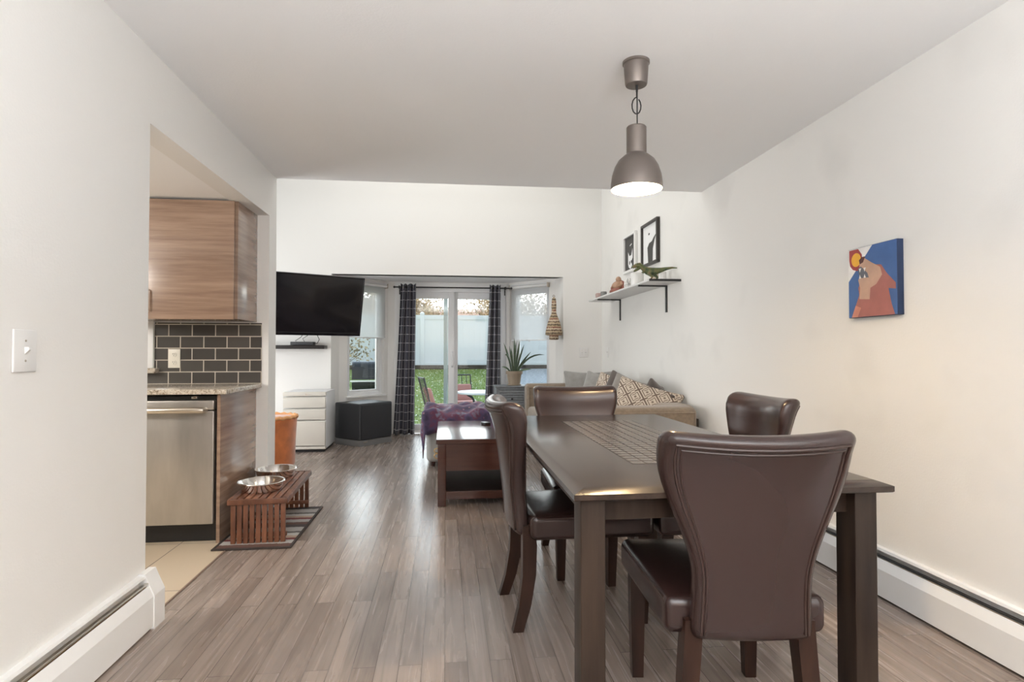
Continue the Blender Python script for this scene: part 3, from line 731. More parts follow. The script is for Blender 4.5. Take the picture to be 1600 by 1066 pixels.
dup(ch, (0.775, 3.128, 0), R(180), 'brown leather dining chair at the far table end, in front of the sofa')
dup(ch, (1.15, 2.61, 0), R(91), 'brown leather dining chair between the table and the right wall')

# ---------------------------------------------------------------- pendant lamp
t = thing('pendant_lamp', 'taupe metal bell pendant lamp hanging over the dining table, lit', 'lamp', (0.845, 2.51, ZC))
bm = BM(); lathe(bm, [(0.001, 0), (0.060, 0), (0.060, -0.010), (0.055, -0.014), (0.049, -0.100), (0.046, -0.106), (0.001, -0.106)], 32); obj('ceiling_canopy', bm, 'lamp_grey', t)
bm = BM(); pts = [(0.002, 0, -0.105), (0.002, 0, -0.135), (0.002, 0, -0.16)]
for k in range(13):
    a = R(-90 + 330 * k / 12); pts.append((-0.012 - 0.024 * math.cos(a) * 0.9 + 0.014, 0.006 * math.sin(a * 0.5), -0.185 - 0.036 * math.sin(a) * 1.0 - 0.012))
tube(bm, pts, 0.003, 6); tube(bm, [(0.004, 0, -0.10), (0.004, 0, -0.30)], 0.003, 6); lathe(bm, [(0.005, -0.135), (0.006, -0.104)], 10, (0.003, 0, 0))
obj('cord', bm, 'black_matte', t)
bm = BM()
prof = [(0.002, -0.292), (0.040, -0.292), (0.044, -0.297), (0.044, -0.414), (0.047, -0.418), (0.056, -0.424), (0.080, -0.445), (0.097, -0.475), (0.108, -0.510), (0.113, -0.545), (0.114, -0.574)]
lathe(bm, prof, 48, cap=False); obj('lamp_shade', bm, 'lamp_grey', t)
bm = BM()
lathe(bm, [(0.114, -0.574), (0.1115, -0.574), (0.110, -0.545), (0.105, -0.511), (0.094, -0.477), (0.077, -0.448), (0.054, -0.428), (0.040, -0.42), (0.040, -0.36), (0.001, -0.36)], 48, cap=False)
obj('shade_lining', bm, 'lamp_white', t)
bm = BM(); ball(bm, (0, 0, -0.505), (0.047, 0.047, 0.05), 0, 20); lathe(bm, [(0.02, -0.47), (0.018, -0.43), (0.018, -0.37)], 16); obj('bulb', bm, 'bulb', t)

# ---------------------------------------------------------------- painting and framed prints on the right wall
def flatpoly(bm, pts, off, mi, Y0, Z0, w, h):
    """pts in 0..1 (left to right as seen from the room, bottom to top) on the wall plane, built along local x/z"""
    vs = [bm.verts.new(((p[0] - 0.5) * w, -off, (p[1] - 0.5) * h)) for p in pts]
    f = bm.faces.new(vs); f.material_index = mi
t = thing('painting', 'small unframed canvas painting of a howling bear against blue', 'painting', (XR, 2.583, 1.485), R(-90))
w, h, dp = 0.322, 0.345, 0.032
bm = BM(); box(bm, -w / 2, w / 2, -dp, 0, -h / 2, h / 2, 0.002)
obj('canvas', bm, 'art_navy', t)
bm = BM()
def fp(pts, k, off): flatpoly(bm, pts, dp + 0.0004 + off * 0.0003, k, 0, 0, w * 0.99, h * 0.99)
fp([(0, 0), (1, 0), (1, 1), (0, 1)], 0, 0)
fp([(0, 0.53), (0.0, 1.0), (0.52, 1.0)], 1, 1)
circ = lambda x, y, rx, ry, a0=0, a1=360, n=28: [(x + rx * math.cos(R(a0 + (a1 - a0) * k / n)), y + ry * math.sin(R(a0 + (a1 - a0) * k / n))) for k in range(n if a1 - a0 == 360 else n + 1)]
fp([(0.02, 0.84), (0.02, 0.99), (0.22, 0.99), (0.30, 0.90), (0.31, 0.80), (0.28, 0.72), (0.20, 0.67), (0.10, 0.70), (0.04, 0.76)], 2, 2)
fp(circ(0.175, 0.835, 0.105, 0.100), 3, 3)
fp([(0.07, 0.0), (0.24, 0.32), (0.22, 0.42), (0.34, 0.62), (0.56, 0.72), (0.70, 0.70), (0.82, 0.56), (0.98, 0.42), (0.98, 0.34), (0.84, 0.36), (0.90, 0.14), (0.96, 0.0)], 4, 4)
fp([(0.24, 0.26), (0.26, 0.42), (0.22, 0.54), (0.25, 0.56), (0.44, 0.56), (0.30, 0.66), (0.25, 0.72), (0.25, 0.80), (0.36, 0.84), (0.50, 0.76), (0.68, 0.67), (0.72, 0.56), (0.60, 0.44), (0.48, 0.40), (0.46, 0.24)], 5, 5)
fp([(0.25, 0.56), (0.22, 0.70), (0.28, 0.73), (0.42, 0.62), (0.45, 0.55)], 6, 6)
fp([(0.24, 0.82), (0.30, 0.86), (0.38, 0.86), (0.33, 0.78), (0.26, 0.76)], 7, 6)
for x in (0.24, 0.34):
    fp([(x, 0.70), (x + 0.05, 0.70), (x + 0.02, 0.64)], 1, 7); fp([(x, 0.555), (x + 0.05, 0.555), (x + 0.02, 0.61)], 1, 7)
fp([(0.07, 0.0), (0.16, 0.17), (0.28, 0.13), (0.20, 0.0)], 8, 6)
obj('picture', bm, ['art_blue', 'art_white', 'art_red', 'art_yellow', 'art_rose', 'art_tan', 'art_grey', 'art_brown', 'art_peach'], t, 0)

def framed(name, label, y, z, w, h, fm, bg, shapes):
    t = thing(name, label, 'framed print', (XR, y, z), R(-90))
    fw = 0.028
    bm = BM()
    for a in ((-w / 2, w / 2, -h / 2, -h / 2 + fw), (-w / 2, w / 2, h / 2 - fw, h / 2), (-w / 2, -w / 2 + fw, -h / 2 + fw, h / 2 - fw), (w / 2 - fw, w / 2, -h / 2 + fw, h / 2 - fw)):
        box(bm, a[0], a[1], -0.035, -0.002, a[2], a[3], 0.003)
    obj('frame', bm, fm, t)
    bm = BM(); flatpoly(bm, [(0, 0), (1, 0), (1, 1), (0, 1)], 0.014, 0, 0, 0, w - fw * 1.8, h - fw * 1.8)
    for k, (pts, mi) in enumerate(shapes): flatpoly(bm, pts, 0.0145 + k * 0.0003, mi, 0, 0, w - fw * 1.8, h - fw * 1.8)
    obj('print', bm, bg, t, 0)
framed('framed_print', 'black framed print of a dark long-necked animal on white paper', 5.672, 2.235, 0.47, 0.44, 'frame_black', ['paper', 'ink'],
       [([(0.35, 0.02), (0.30, 0.42), (0.42, 0.52), (0.60, 0.54), (0.74, 0.62), (0.92, 0.70), (0.80, 0.55), (0.68, 0.34), (0.66, 0.03)], 1), (circ(0.42, 0.76, 0.05, 0.03), 1)])
framed('framed_print', 'white framed print of a white-faced animal on charcoal', 6.315, 2.245, 0.42, 0.43, 'frame_white', ['ink', 'paper'],
       [([(0.30, 0.20), (0.30, 0.56), (0.44, 0.42), (0.60, 0.43), (0.72, 0.62), (0.74, 0.34), (0.62, 0.26), (0.68, 0.12), (0.52, 0.03), (0.36, 0.10)], 1), (circ(0.45, 0.22, 0.05, 0.06), 0), (circ(0.60, 0.23, 0.04, 0.05), 0), ([(0.48, 0.70), (0.66, 0.74), (0.66, 0.77), (0.48, 0.73)], 1)])

# ---------------------------------------------------------------- wall shelf and its ornaments
SZ = 1.783
t = thing('wall_shelf', 'long white shelf on black brackets beneath the framed prints', 'shelf', (XR, 6.03, SZ))
bm = BM(); box(bm, -0.29, 0.0, -1.09, 1.09, -0.018, 0, 0.002); obj('shelf_board', bm, 'shelf_white', t)
bm = BM(); box(bm, -0.291, 0.0, -1.097, -1.0895, -0.019, 0.001, 0.001); obj('end_trim', bm, 'black', t)
for y in (-0.76, 0.70):
    bm = BM(); box(bm, -0.012, 0.0, y - 0.016, y + 0.016, -0.27, -0.019, 0.002); box(bm, -0.275, 0.0, y - 0.014, y + 0.014, -0.031, -0.019, 0.002); box(bm, -0.278, -0.268, y - 0.014, y + 0.014, -0.031, 0.004, 0.002)
    obj('bracket', bm, 'black', t)

# toy dinosaur, walking away from the wall (local +x is its head)
t = thing('toy_dinosaur', 'green and brown toy dinosaur with open jaws on the wall shelf', 'toy', (1.865, 5.08, SZ), R(155))
bm = BM()
sp = [(-0.205, 0.108, 0.004), (-0.16, 0.112, 0.009), (-0.115, 0.106, 0.014), (-0.07, 0.096, 0.021), (-0.03, 0.088, 0.030), (0.015, 0.084, 0.037), (0.055, 0.092, 0.035), (0.085, 0.112, 0.026), (0.105, 0.134, 0.023), (0.125, 0.146, 0.026), (0.150, 0.143, 0.023), (0.178, 0.134, 0.016), (0.192, 0.130, 0.009)]
tube(bm, [(x, 0, z) for x, z, r in sp], [r for x, z, r in sp], 10)
tube(bm, [(0.118, 0, 0.128), (0.145, 0, 0.112), (0.168, 0, 0.098), (0.178, 0, 0.093)], [0.016, 0.014, 0.010, 0.006], 8)
for s in (-1, 1):
    dx = 0.02 * s
    tube(bm, [(0.0 + dx, 0.022 * s, 0.085), (0.018 + dx, 0.030 * s, 0.058), (-0.012 + dx, 0.030 * s, 0.032), (0.004 + dx, 0.030 * s, 0.010), (0.030 + dx, 0.030 * s, 0.006)], [0.026, 0.020, 0.011, 0.009, 0.007], 8)
    tube(bm, [(0.075, 0.022 * s, 0.095), (0.090, 0.030 * s, 0.080), (0.104, 0.030 * s, 0.078)], [0.009, 0.006, 0.003], 6)
ob = obj('body', bm, 'dino', t, 80)
for s in (-1, 1):
    bm = BM(); ball(bm, (0.138, 0.018 * s, 0.158), 0.0045, 0, 8); obj('eye', bm, 'black_gloss', ob)
bm = BM()
for k in range(5):
    for s in (-1, 1):
        x = 0.150 + 0.009 * k
        lathe(bm, [(0.0025, 0.0), (0.0004, -0.011)], 6, (x, 0.011 * s, 0.126 - 0.001 * k)); lathe(bm, [(0.002, 0.0), (0.0004, 0.009)], 6, (x - 0.004, 0.008 * s, 0.112 - 0.0045 * k))
obj('teeth', bm, 'ceramic', ob)

t = thing('figurine', 'seated laughing clay figurine in a red-brown robe on the wall shelf', 'figurine', (1.86, 6.14, SZ), R(-60))
bm = BM()
ball(bm, (0, 0, 0.060), (0.062, 0.055, 0.052), 0, 16); ball(bm, (0, -0.02, 0.072), (0.046, 0.046, 0.045), 0, 16); ball(bm, (0, 0.0, 0.142), (0.030, 0.030, 0.034), 0, 16); ball(bm, (0, 0, 0.105), (0.04, 0.034, 0.026), 0, 14)
for s in (-1, 1):
    ball(bm, (s * 0.030, 0, 0.140), (0.006, 0.008, 0.016), 0, 8); ball(bm, (s * 0.010, -0.028, 0.147), (0.004, 0.003, 0.002), 0, 8)
    tube(bm, [(s * 0.040, 0.0, 0.110), (s * 0.068, -0.015, 0.080), (s * 0.040, -0.055, 0.062)], [0.018, 0.016, 0.010], 8)
ball(bm, (0, -0.031, 0.140), (0.004, 0.005, 0.005), 0, 8); tube(bm, [(-0.012, -0.028, 0.131), (0, -0.031, 0.127), (0.012, -0.028, 0.131)], 0.002, 6)
b_ = obj('body', bm, 'skin_clay', t, 80)
bm = BM()
lathe(bm, [(0.070, 0.0), (0.098, 0.004), (0.096, 0.024), (0.072, 0.044), (0.050, 0.05)], 20, sx=1.1, sy=0.85)
for s in (-1, 1): tube(bm, [(s * 0.026, 0.012, 0.122), (s * 0.060, 0.008, 0.096), (s * 0.080, -0.002, 0.050), (s * 0.074, -0.01, 0.02)], [0.016, 0.026, 0.026, 0.02], 8)
obj('robe', bm, 'robe', b_, 80)

bm = BM(); lathe(bm, [(0.001, 0), (0.034, 0), (0.036, 0.003), (0.036, 0.060), (0.032, 0.064), (0.001, 0.062)], 20)
o = obj('candle_jar', bm, 'grey_stone', loc=(1.84, 6.66, SZ)); tag(o, 'small grey stone jar near the far end of the wall shelf', 'jar')
bm = BM(); rbox(bm, (0.032, 0.036, 0.030), 0.014, (2, 2, 2), 3, lambda x, y, z: (x * (1 + 3 * z), y, z))
o = obj('pink_stone', bm, 'candle', loc=(1.815, 6.80, SZ + 0.030)); tag(o, 'small pink stone at the far end of the wall shelf', 'stone')
bm = BM()
for k in range(9):
    a = k * 2.4; r_ = 0.012 + 0.03 * (k % 3) / 2
    hgt = 0.06 + 0.065 * ((k * 7) % 5) / 5
    lathe(bm, [(0.018, 0), (0.019, hgt * 0.7), (0.001, hgt)], 6, (r_ * math.cos(a), r_ * math.sin(a), 0))
o = obj('crystal_cluster', bm, 'crystal', loc=(1.86, 5.80, SZ), smooth=10); tag(o, 'glassy crystal cluster beside the white pot on the wall shelf', 'crystal')
bm = BM(); lathe(bm, [(0.001, 0), (0.055, 0), (0.062, 0.02), (0.066, 0.11), (0.062, 0.128), (0.055, 0.128), (0.055, 0.10), (0.001, 0.10)], 28)
o = obj('ceramic_pot', bm, 'ceramic', loc=(1.86, 5.52, SZ)); tag(o, 'round white ceramic pot behind the toy dinosaur head', 'pot')
for x, y, r_, h_, m_, lb in ((1.99, 5.33, 0.040, 0.090, 'beige', 'beige ceramic cup behind the toy dinosaur tail'), (1.99, 5.19, 0.036, 0.094, 'ceramic', 'cream ceramic cup at the near wall corner of the shelf')):
    bm = BM(); lathe(bm, [(0.001, 0), (r_ * 0.85, 0), (r_, 0.01), (r_, h_), (r_ - 0.005, h_), (r_ - 0.005, 0.012), (0.001, 0.012)], 24)
    o = obj('ceramic_cup', bm, m_, loc=(x, y, SZ)); tag(o, lb, 'cup')

# ---------------------------------------------------------------- dog feeding stand, bowls, rug
bm = BM(); box(bm, -0.215, 0.215, -0.46, 0.42, 0, 0.008, 0.003)
rg = obj('striped_rug', bm, 'rug', loc=(-1.110, 4.005, 0.001)); tag(rg, 'small striped woven rug under the slatted feeding stand', 'rug')
bm = BM()
for a in ((-0.222, 0.222, -0.470, -0.452), (-0.222, 0.222, 0.412, 0.43), (-0.222, -0.205, -0.452, 0.412), (0.205, 0.222, -0.452, 0.412)): box(bm, *a, 0, 0.0095, 0.003)
obj('binding', bm, 'rug_edge', rg)
t = thing('feeding_stand', 'red-brown slatted wooden pet feeding stand holding two steel bowls', 'feeding stand', (-1.122, 4.028, 0.010), R(3))
hw, hl, zt = 0.158, 0.405, 0.262
for sy in (-1, 1):
    for k in range(9):
        x = -hw + 0.018 + (2 * hw - 0.036) * k / 8
        bm = BM(); box(bm, x - 0.0135, x + 0.0135, sy * (hl - 0.014) - 0.009, sy * (hl - 0.014) + 0.009, 0, zt - 0.03, 0.002); obj('upright_slat', bm, 'stand_wood', t)
    bm = BM(); box(bm, -hw, hw, sy * (hl - 0.033) - 0.009, sy * (hl - 0.033) + 0.009, 0.03, 0.055, 0.002); obj('rail', bm, 'stand_wood', t)
for k in range(8):
    x = -hw + 0.012 + (2 * hw - 0.024) * k / 7
    bm = BM(); box(bm, x - 0.0165, x + 0.0165, -hl + 0.018, hl - 0.018, zt - 0.026, zt, 0.003)
    obj('top_slat', bm, 'stand_wood', t)
for sy in (-1, 1):
    bm = BM(); box(bm, -hw - 0.012, hw + 0.012, sy * hl - 0.009, sy * hl + 0.009, zt - 0.032, zt, 0.003); obj('rail', bm, 'stand_wood', t)
for sx in (-1, 1):
    bm = BM(); box(bm, sx * hw - 0.008 + sx * 0.004, sx * hw + 0.008 + sx * 0.004, -hl, hl, zt - 0.032, zt + 0.001, 0.003); obj('rail', bm, 'stand_wood', t)
def bowl():
    bm = BM()
    lathe(bm, [(0.001, 0.0), (0.112, 0.0), (0.117, 0.004), (0.130, 0.050), (0.139, 0.052), (0.141, 0.055), (0.139, 0.058), (0.129, 0.057), (0.124, 0.050), (0.108, 0.010), (0.001, 0.008)], 40)
    return bm
for x, y, lb in ((-1.15, 3.855, 'steel pet bowl at the near end of the slatted stand'), (-1.175, 4.255, 'steel pet bowl at the far end of the slatted stand')):
    o = obj('pet_bowl', bowl(), 'chrome', loc=(x, y, 0.010 + zt + 0.002)); tag(o, lb, 'bowl', 'steel pet bowls')

# ---------------------------------------------------------------- orange pouf
t = thing('orange_armchair', 'orange velvet seat with pleated rim showing past the wall end', 'seat', (-1.755, 6.12, 0))
bm = BM(); lathe(bm, [(0.001, 0.0), (0.235, 0.0), (0.245, 0.02), (0.250, 0.25), (0.262, 0.455), (0.262, 0.475), (0.24, 0.487), (0.001, 0.492)], 40); obj('body', bm, 'orange', t, 60)
bm = BM()
P = []
for k in range(81):
    a = 2 * math.pi * k / 80; P.append(((0.256 + 0.006 * math.sin(20 * a)) * math.cos(a), (0.256 + 0.006 * math.sin(20 * a)) * math.sin(a), 0.490 + 0.006 * math.cos(20 * a)))
tube(bm, P, 0.018, 8); obj('pleated_rim', bm, 'orange_pale', t, 80)
bpy.data.objects['orange_armchair'].name = 'velvet_pouf'

# ---------------------------------------------------------------- file cabinet
t = thing('file_cabinet', 'cream three-drawer metal file cabinet against the far wall', 'file cabinet', (-1.592, 6.87, 0), R(0))
hw = 0.236; zt = 0.685
bm = BM(); box(bm, -hw, hw, 0.05, 0.57, 0.035, zt, 0.005); obj('cabinet_body', bm, 'white_metal', t)
bm = BM(); box(bm, -hw + 0.02, hw - 0.02, 0.03, 0.55, 0, 0.036); obj('plinth', bm, 'black_matte', t, 0)
bm = BM(); box(bm, -hw, hw, -0.004, 0.052, zt - 0.046, zt, 0.005); hd = obj('top_rail', bm, 'cream_metal', t)
bm = BM(); lathe(bm, [(0.009, 0), (0.009, 0.006), (0.001, 0.007)], 14)
for v in bm.verts: v.co = Vector((0.02 + v.co.x, -0.004 - v.co.z, zt - 0.024 + v.co.y))
obj('lock', bm, 'nickel', hd)
for a, b in ((0.505, 0.632), (0.370, 0.497), (0.075, 0.362)):
    bm = BM(); box(bm, -hw + 0.004, hw - 0.004, -0.004, 0.052, a, b - 0.016, 0.003); prism(bm, [(-0.004, b - 0.017), (0.014, b - 0.002), (0.022, b - 0.002), (0.022, b - 0.017)], 'X', -hw + 0.004, hw - 0.004)
    obj('drawer', bm, 'cream_metal', t)
bm = BM(); box(bm, -hw, hw, 0.0, 0.052, 0.035, 0.066, 0.003); obj('base_rail', bm, 'cream_metal', t)

# ---------------------------------------------------------------- subwoofer box in the bay corner
t = thing('subwoofer', 'large charcoal cube speaker in the bay corner under the window', 'speaker', (-1.018, 7.175, 0), R(49.0))
w1, w2, zt = 0.53, 0.46, 0.515
bm = BM(); box(bm, 0, w1, 0, w2, 0.075, zt, 0.018, nr=3); obj('speaker_box', bm, 'charcoal', t)
bm = BM(); box(bm, 0.004, w1 - 0.004, 0.004, w2 - 0.004, 0.0, 0.074, 0.004); obj('plinth', bm, 'grey_plinth', t)
bm = BM(); box(bm, 0.022, w1 - 0.02, -0.012, 0.001, 0.082, zt - 0.022, 0.006); obj('speaker_grille', bm, 'grille', t)
bm = BM(); box(bm, 0.06, 0.125, -0.001, 0.004, 0.044, 0.056, 0.001); obj('badge', bm, 'nickel', t)

# ---------------------------------------------------------------- television
tv = thing('television', 'black flat television on a swivel arm, tilted down, beside the bay', 'television', (-1.505, 6.72, 1.665), R(30))
tv.rotation_euler = (R(13), 0, R(29))
hw, hh = 0.61, 0.345
bm = BM(); box(bm, -hw, hw, 0.0, 0.045, -hh, hh, 0.008); box(bm, -0.35, 0.35, 0.045, 0.075, -0.22, 0.16, 0.01); obj('housing', bm, 'black', tv)
bm = BM()
bz = 0.018
for a in ((-hw, hw, hh - bz, hh), (-hw, hw, -hh, -hh + 0.035), (-hw, -hw + bz, -hh, hh), (hw - bz, hw, -hh, hh)): box(bm, a[0], a[1], -0.006, 0.002, a[2], a[3], 0.003)
obj('bezel', bm, 'black_gloss', tv)
bm = BM(); box(bm, -hw + bz, hw - bz, -0.003, 0.0, -hh + 0.035, hh - bz); obj('screen', bm, 'screen', tv, 0)
bm = BM(); box(bm, -0.1, 0.1, 0.075, 0.09, -0.1, 0.1, 0.003); 
tvi = (Matrix.Translation(tv.location) @ tv.rotation_euler.to_matrix().to_4x4()).inverted()
tube(bm, [(0, 0.09, 0), (-0.08, 0.30, -0.05), tvi @ Vector((-1.62, 7.545, 1.60))], 0.022, 8); obj('wall_bracket', bm, 'black', tv)
bm = BM(); rbox(bm, (0.10, 0.012, 0.12), 0.004, (1, 1, 1), 1, lambda x, y, z: tuple(tvi @ Vector((x - 1.62, y + 7.547, z + 1.60)))); obj('wall_plate', bm, 'black', tv)
t = thing('media_shelf', 'dark floating shelf on the far wall below the television', 'shelf', (-1.98, YF, 1.20))
bm = BM(); box(bm, -0.55, 0.505, -0.20, 0, -0.022, 0.024, 0.003); obj('shelf_board', bm, 'coffee_black', t)
t = thing('media_box', 'small black media box with cables on the floating shelf', 'media box', (-1.745, 7.45, 1.226))
bm = BM(); box(bm, -0.135, 0.135, -0.07, 0.07, 0, 0.040, 0.004); obj('housing', bm, 'charcoal', t)
for P in ([(-0.06, 0.02, 0.03), (-0.10, 0.02, 0.05), (-0.03, 0.03, 0.10), (0.0, 0.05, 0.16)], [(0.13, 0.0, 0.02), (0.17, 0.0, 0.02), (0.19, 0.02, 0.07), (0.16, 0.03, 0.13)], [(0.02, 0.02, 0.03), (-0.01, 0.02, 0.08), (0.05, 0.03, 0.12)]):
    bm = BM(); tube(bm, P, 0.004, 6); obj('cable', bm, 'black_matte', t)

# ---------------------------------------------------------------- curtains, rod, blinds
t = thing('curtain_rod', 'thin black curtain rod across the sliding glass door', 'curtain rod', (0.04, 8.15, 2.035))
bm = BM(); tube(bm, [(-0.74, 0, 0), (0.88, 0, -0.0)], 0.0095, 10); obj('rod', bm, 'black', t)
for x in (-0.74, 0.88):
    bm = BM(); ball(bm, (x, 0, 0), 0.016, 0, 10); obj('finial', bm, 'black', t)
for x in (-0.675, 0.80):
    bm = BM(); box(bm, x - 0.008, x + 0.008, 0.115, 0.1395, -0.09, 0.03, 0.002); box(bm, x - 0.006, x + 0.006, -0.004, 0.12, -0.02, -0.010, 0.001); box(bm, x - 0.006, x + 0.006, -0.015, -0.009, -0.018, 0.02, 0.001); obj('bracket', bm, 'black', t)
def curtain(name, label, tx0, tx1, bx0, bx1, zb, folds, ph, flare=0.0):
    bm = BM(); uvl = bm.loops.layers.uv.new('UVMap')
    nu, nv = folds * 16, 40; zt = 2.075
    rows = []
    for j in range(nv + 1):
        s = j / nv; z = zt + (zb - zt) * s
        k = s ** 1.1
        a = tx0 + (bx0 - tx0) * k; b = tx1 + (bx1 - tx1) * k
        row = []
        for i in range(nu + 1):
            u = i / nu
            am = 0.030 + 0.022 * s
            x = a + (b - a) * (u + 0.03 * math.sin(u * 9 + s * 2 + ph)) 
            y = 8.15 + am * math.sin(u * folds * 2 * math.pi + ph + 0.5 * s * math.sin(3 * u + ph)) + 0.008 * math.sin(s * 7 + u * 5)
            if s > 0.9: y -= 0.03 * (s - 0.9) * 10 * math.sin(u * 6)
            row.append(bm.verts.new((x, y, z + 0.012 * math.cos(u * folds * 2 * math.pi) * (1 if s < 0.01 else 0))))
        rows.append(row)
    for j in range(nv):
        for i in range(nu):
            f = bm.faces.new((rows[j][i], rows[j][i + 1], rows[j + 1][i + 1], rows[j + 1][i]))
            for lp, (ii, jj) in zip(f.loops, ((i, j), (i + 1, j), (i + 1, j + 1), (i, j + 1))):
                lp[uvl].uv = (ii / nu * folds * 0.25 + 0.03, jj / nv * 2.05 + 0.02)
    t = thing(name, label, 'curtain', (0, 0, 0))
    o = obj('cloth', bm, 'curtain', t, 80)
    md = o.modifiers.new('thickness', 'SOLIDIFY'); md.thickness = 0.003; md.offset = 0
    for i in range(folds):
        u = (i + 0.5) / folds
        bm = BM(); P = [(tx0 + (tx1 - tx0) * u, 8.15 + 0.019 * math.cos(R(a)), 2.035 + 0.019 * math.sin(R(a))) for a in range(0, 361, 30)]
        tube(bm, P, 0.004, 6); obj('grommet', bm, 'nickel', t)
    return t
curtain('curtain', 'navy windowpane-check curtain at the speaker side of the glass door', -0.615, -0.405, -0.715, -0.415, 0.012, 3, 0.4)
curtain('curtain', 'navy windowpane-check curtain at the cabinet side of the glass door', 0.615, 0.775, 0.535, 0.775, 0.012, 3, 1.9)

def blind(name, label, mw, s0, s1, zt, zb):
    t = thing(name, label, 'blind'); t.matrix_world = mw
    bm = BM(); tube(bm, [(s0, -0.035, zt), (s1, -0.035, zt)], 0.021, 16); obj('roller', bm, 'plastic_white', t)
    bm = BM(); box(bm, s0 - 0.004, s1 + 0.004, -0.045, -0.002, zt + 0.022, zt + 0.032, 0.002); obj('headrail', bm, 'white_metal', t)
    bm = BM(); box(bm, s0 + 0.008, s1 - 0.008, -0.0185, -0.0170, zb, zt); obj('blind_cloth', bm, 'blind', t, 0)
    for s in (s0 - 0.006, s1 + 0.002):
        bm = BM(); box(bm, s, s + 0.006, -0.065, -0.002, zt - 0.03, zt + 0.032, 0.002); obj('end_bracket', bm, 'nickel', t)
    bm = BM(); box(bm, s0 + 0.008, s1 - 0.008, -0.024, -0.012, zb - 0.014, zb, 0.004); c_ = (s0 + s1) / 2; box(bm, c_ - 0.012, c_ + 0.012, -0.024, -0.016, zb - 0.028, zb - 0.014, 0.002); obj('bottom_bar', bm, 'white_metal', t)
    return t
blind('roller_blind', 'half-lowered sheer roller blind behind the television', mwl, 0.115, 0.745, 2.050, 1.34)
blind('roller_blind', 'half-lowered sheer roller blind above the potted plant', mwr, 0.060, 0.705, 2.050, 1.31)

# ---------------------------------------------------------------- woven hanging bell on the bay edge
t = thing('hanging_basket', 'woven straw bell hanging on the right bay edge', 'wall hanging', (1.412, 7.535, 1.30))
bm = BM()
lathe(bm, [(0.045, 0.0), (0.062, 0.01), (0.060, 0.055), (0.108, 0.062), (0.113, 0.085), (0.100, 0.150), (0.078, 0.235), (0.050, 0.305), (0.034, 0.345), (0.030, 0.40), (0.034, 0.43), (0.030, 0.50), (0.026, 0.535), (0.012, 0.556), (0.001, 0.558)], 28, sy=0.8); obj('basket_body', bm, 'basket', t, 70)
bm = BM(); tube(bm, [(0.0, 0.0, 0.55), (0.014, 0.01, 0.575), (0.0, 0.02, 0.592), (-0.014, 0.01, 0.575), (0.0, 0.0, 0.55)], 0.004, 6); obj('hanging_loop', bm, 'bark', t)

# ---------------------------------------------------------------- dresser, plant
t = thing('slatted_cabinet', 'small blue-grey cabinet with slatted drawers beside the glass door', 'cabinet', (0.865, 7.60, 0))
hw = 0.205; zt = 0.695
bm = BM(); box(bm, -hw, hw, 0.0, 0.38, 0.05, zt - 0.02, 0.003); obj('cabinet_body', bm, 'dresser', t)
bm = BM(); box(bm, -hw - 0.012, hw + 0.012, -0.018, 0.39, zt - 0.02, zt, 0.004); obj('cabinet_top', bm, 'dresser', t)
for a in (0.40, 0.10):
    bm = BM(); b = a + 0.26
    for q in ((-hw + 0.03, hw - 0.03, a, a + 0.014), (-hw + 0.03, hw - 0.03, b - 0.014, b), (-hw + 0.03, -hw + 0.044, a, b), (hw - 0.044, hw - 0.03, a, b)): box(bm, q[0], q[1], -0.014, 0.0, q[2], q[3], 0.002)
    for k in range(7):
        z = a + 0.018 + k * 0.032
        prism(bm, [(-0.002, z), (-0.014, z + 0.003), (-0.004, z + 0.028), (-0.001, z + 0.028)], 'X', -hw + 0.044, hw - 0.044)
    dr = obj('drawer', bm, 'dresser', t)
    bm = BM(); ball(bm, (0, -0.024, (a + b) / 2), (0.015, 0.012, 0.015), 0, 12); obj('knob', bm, 'black', dr)
for sx in (-1, 1):
    for y in (0.02, 0.36):
        bm = BM(); box(bm, sx * (hw - 0.02) - 0.015, sx * (hw - 0.02) + 0.015, y - 0.015, y + 0.015, 0, 0.05); obj('foot', bm, 'dresser', t, 0)
t = thing('potted_plant', 'spiky grey-green potted plant on the blue-grey cabinet', 'plant', (0.915, 7.76, 0.696))
bm = BM(); lathe(bm, [(0.001, 0), (0.088, 0), (0.094, 0.006), (0.094, 0.014), (0.080, 0.016)], 28); obj('saucer', bm, 'pot', t)
bm = BM(); lathe(bm, [(0.001, 0.012), (0.078, 0.012), (0.098, 0.150), (0.112, 0.152), (0.114, 0.188), (0.104, 0.190), (0.100, 0.165), (0.001, 0.165)], 32); pt_ = obj('pot', bm, 'pot', t)
bm = BM(); lathe(bm, [(0.001, 0.170), (0.098, 0.168)], 24, cap=False); obj('soil', bm, 'soil', pt_)
bm = BM()
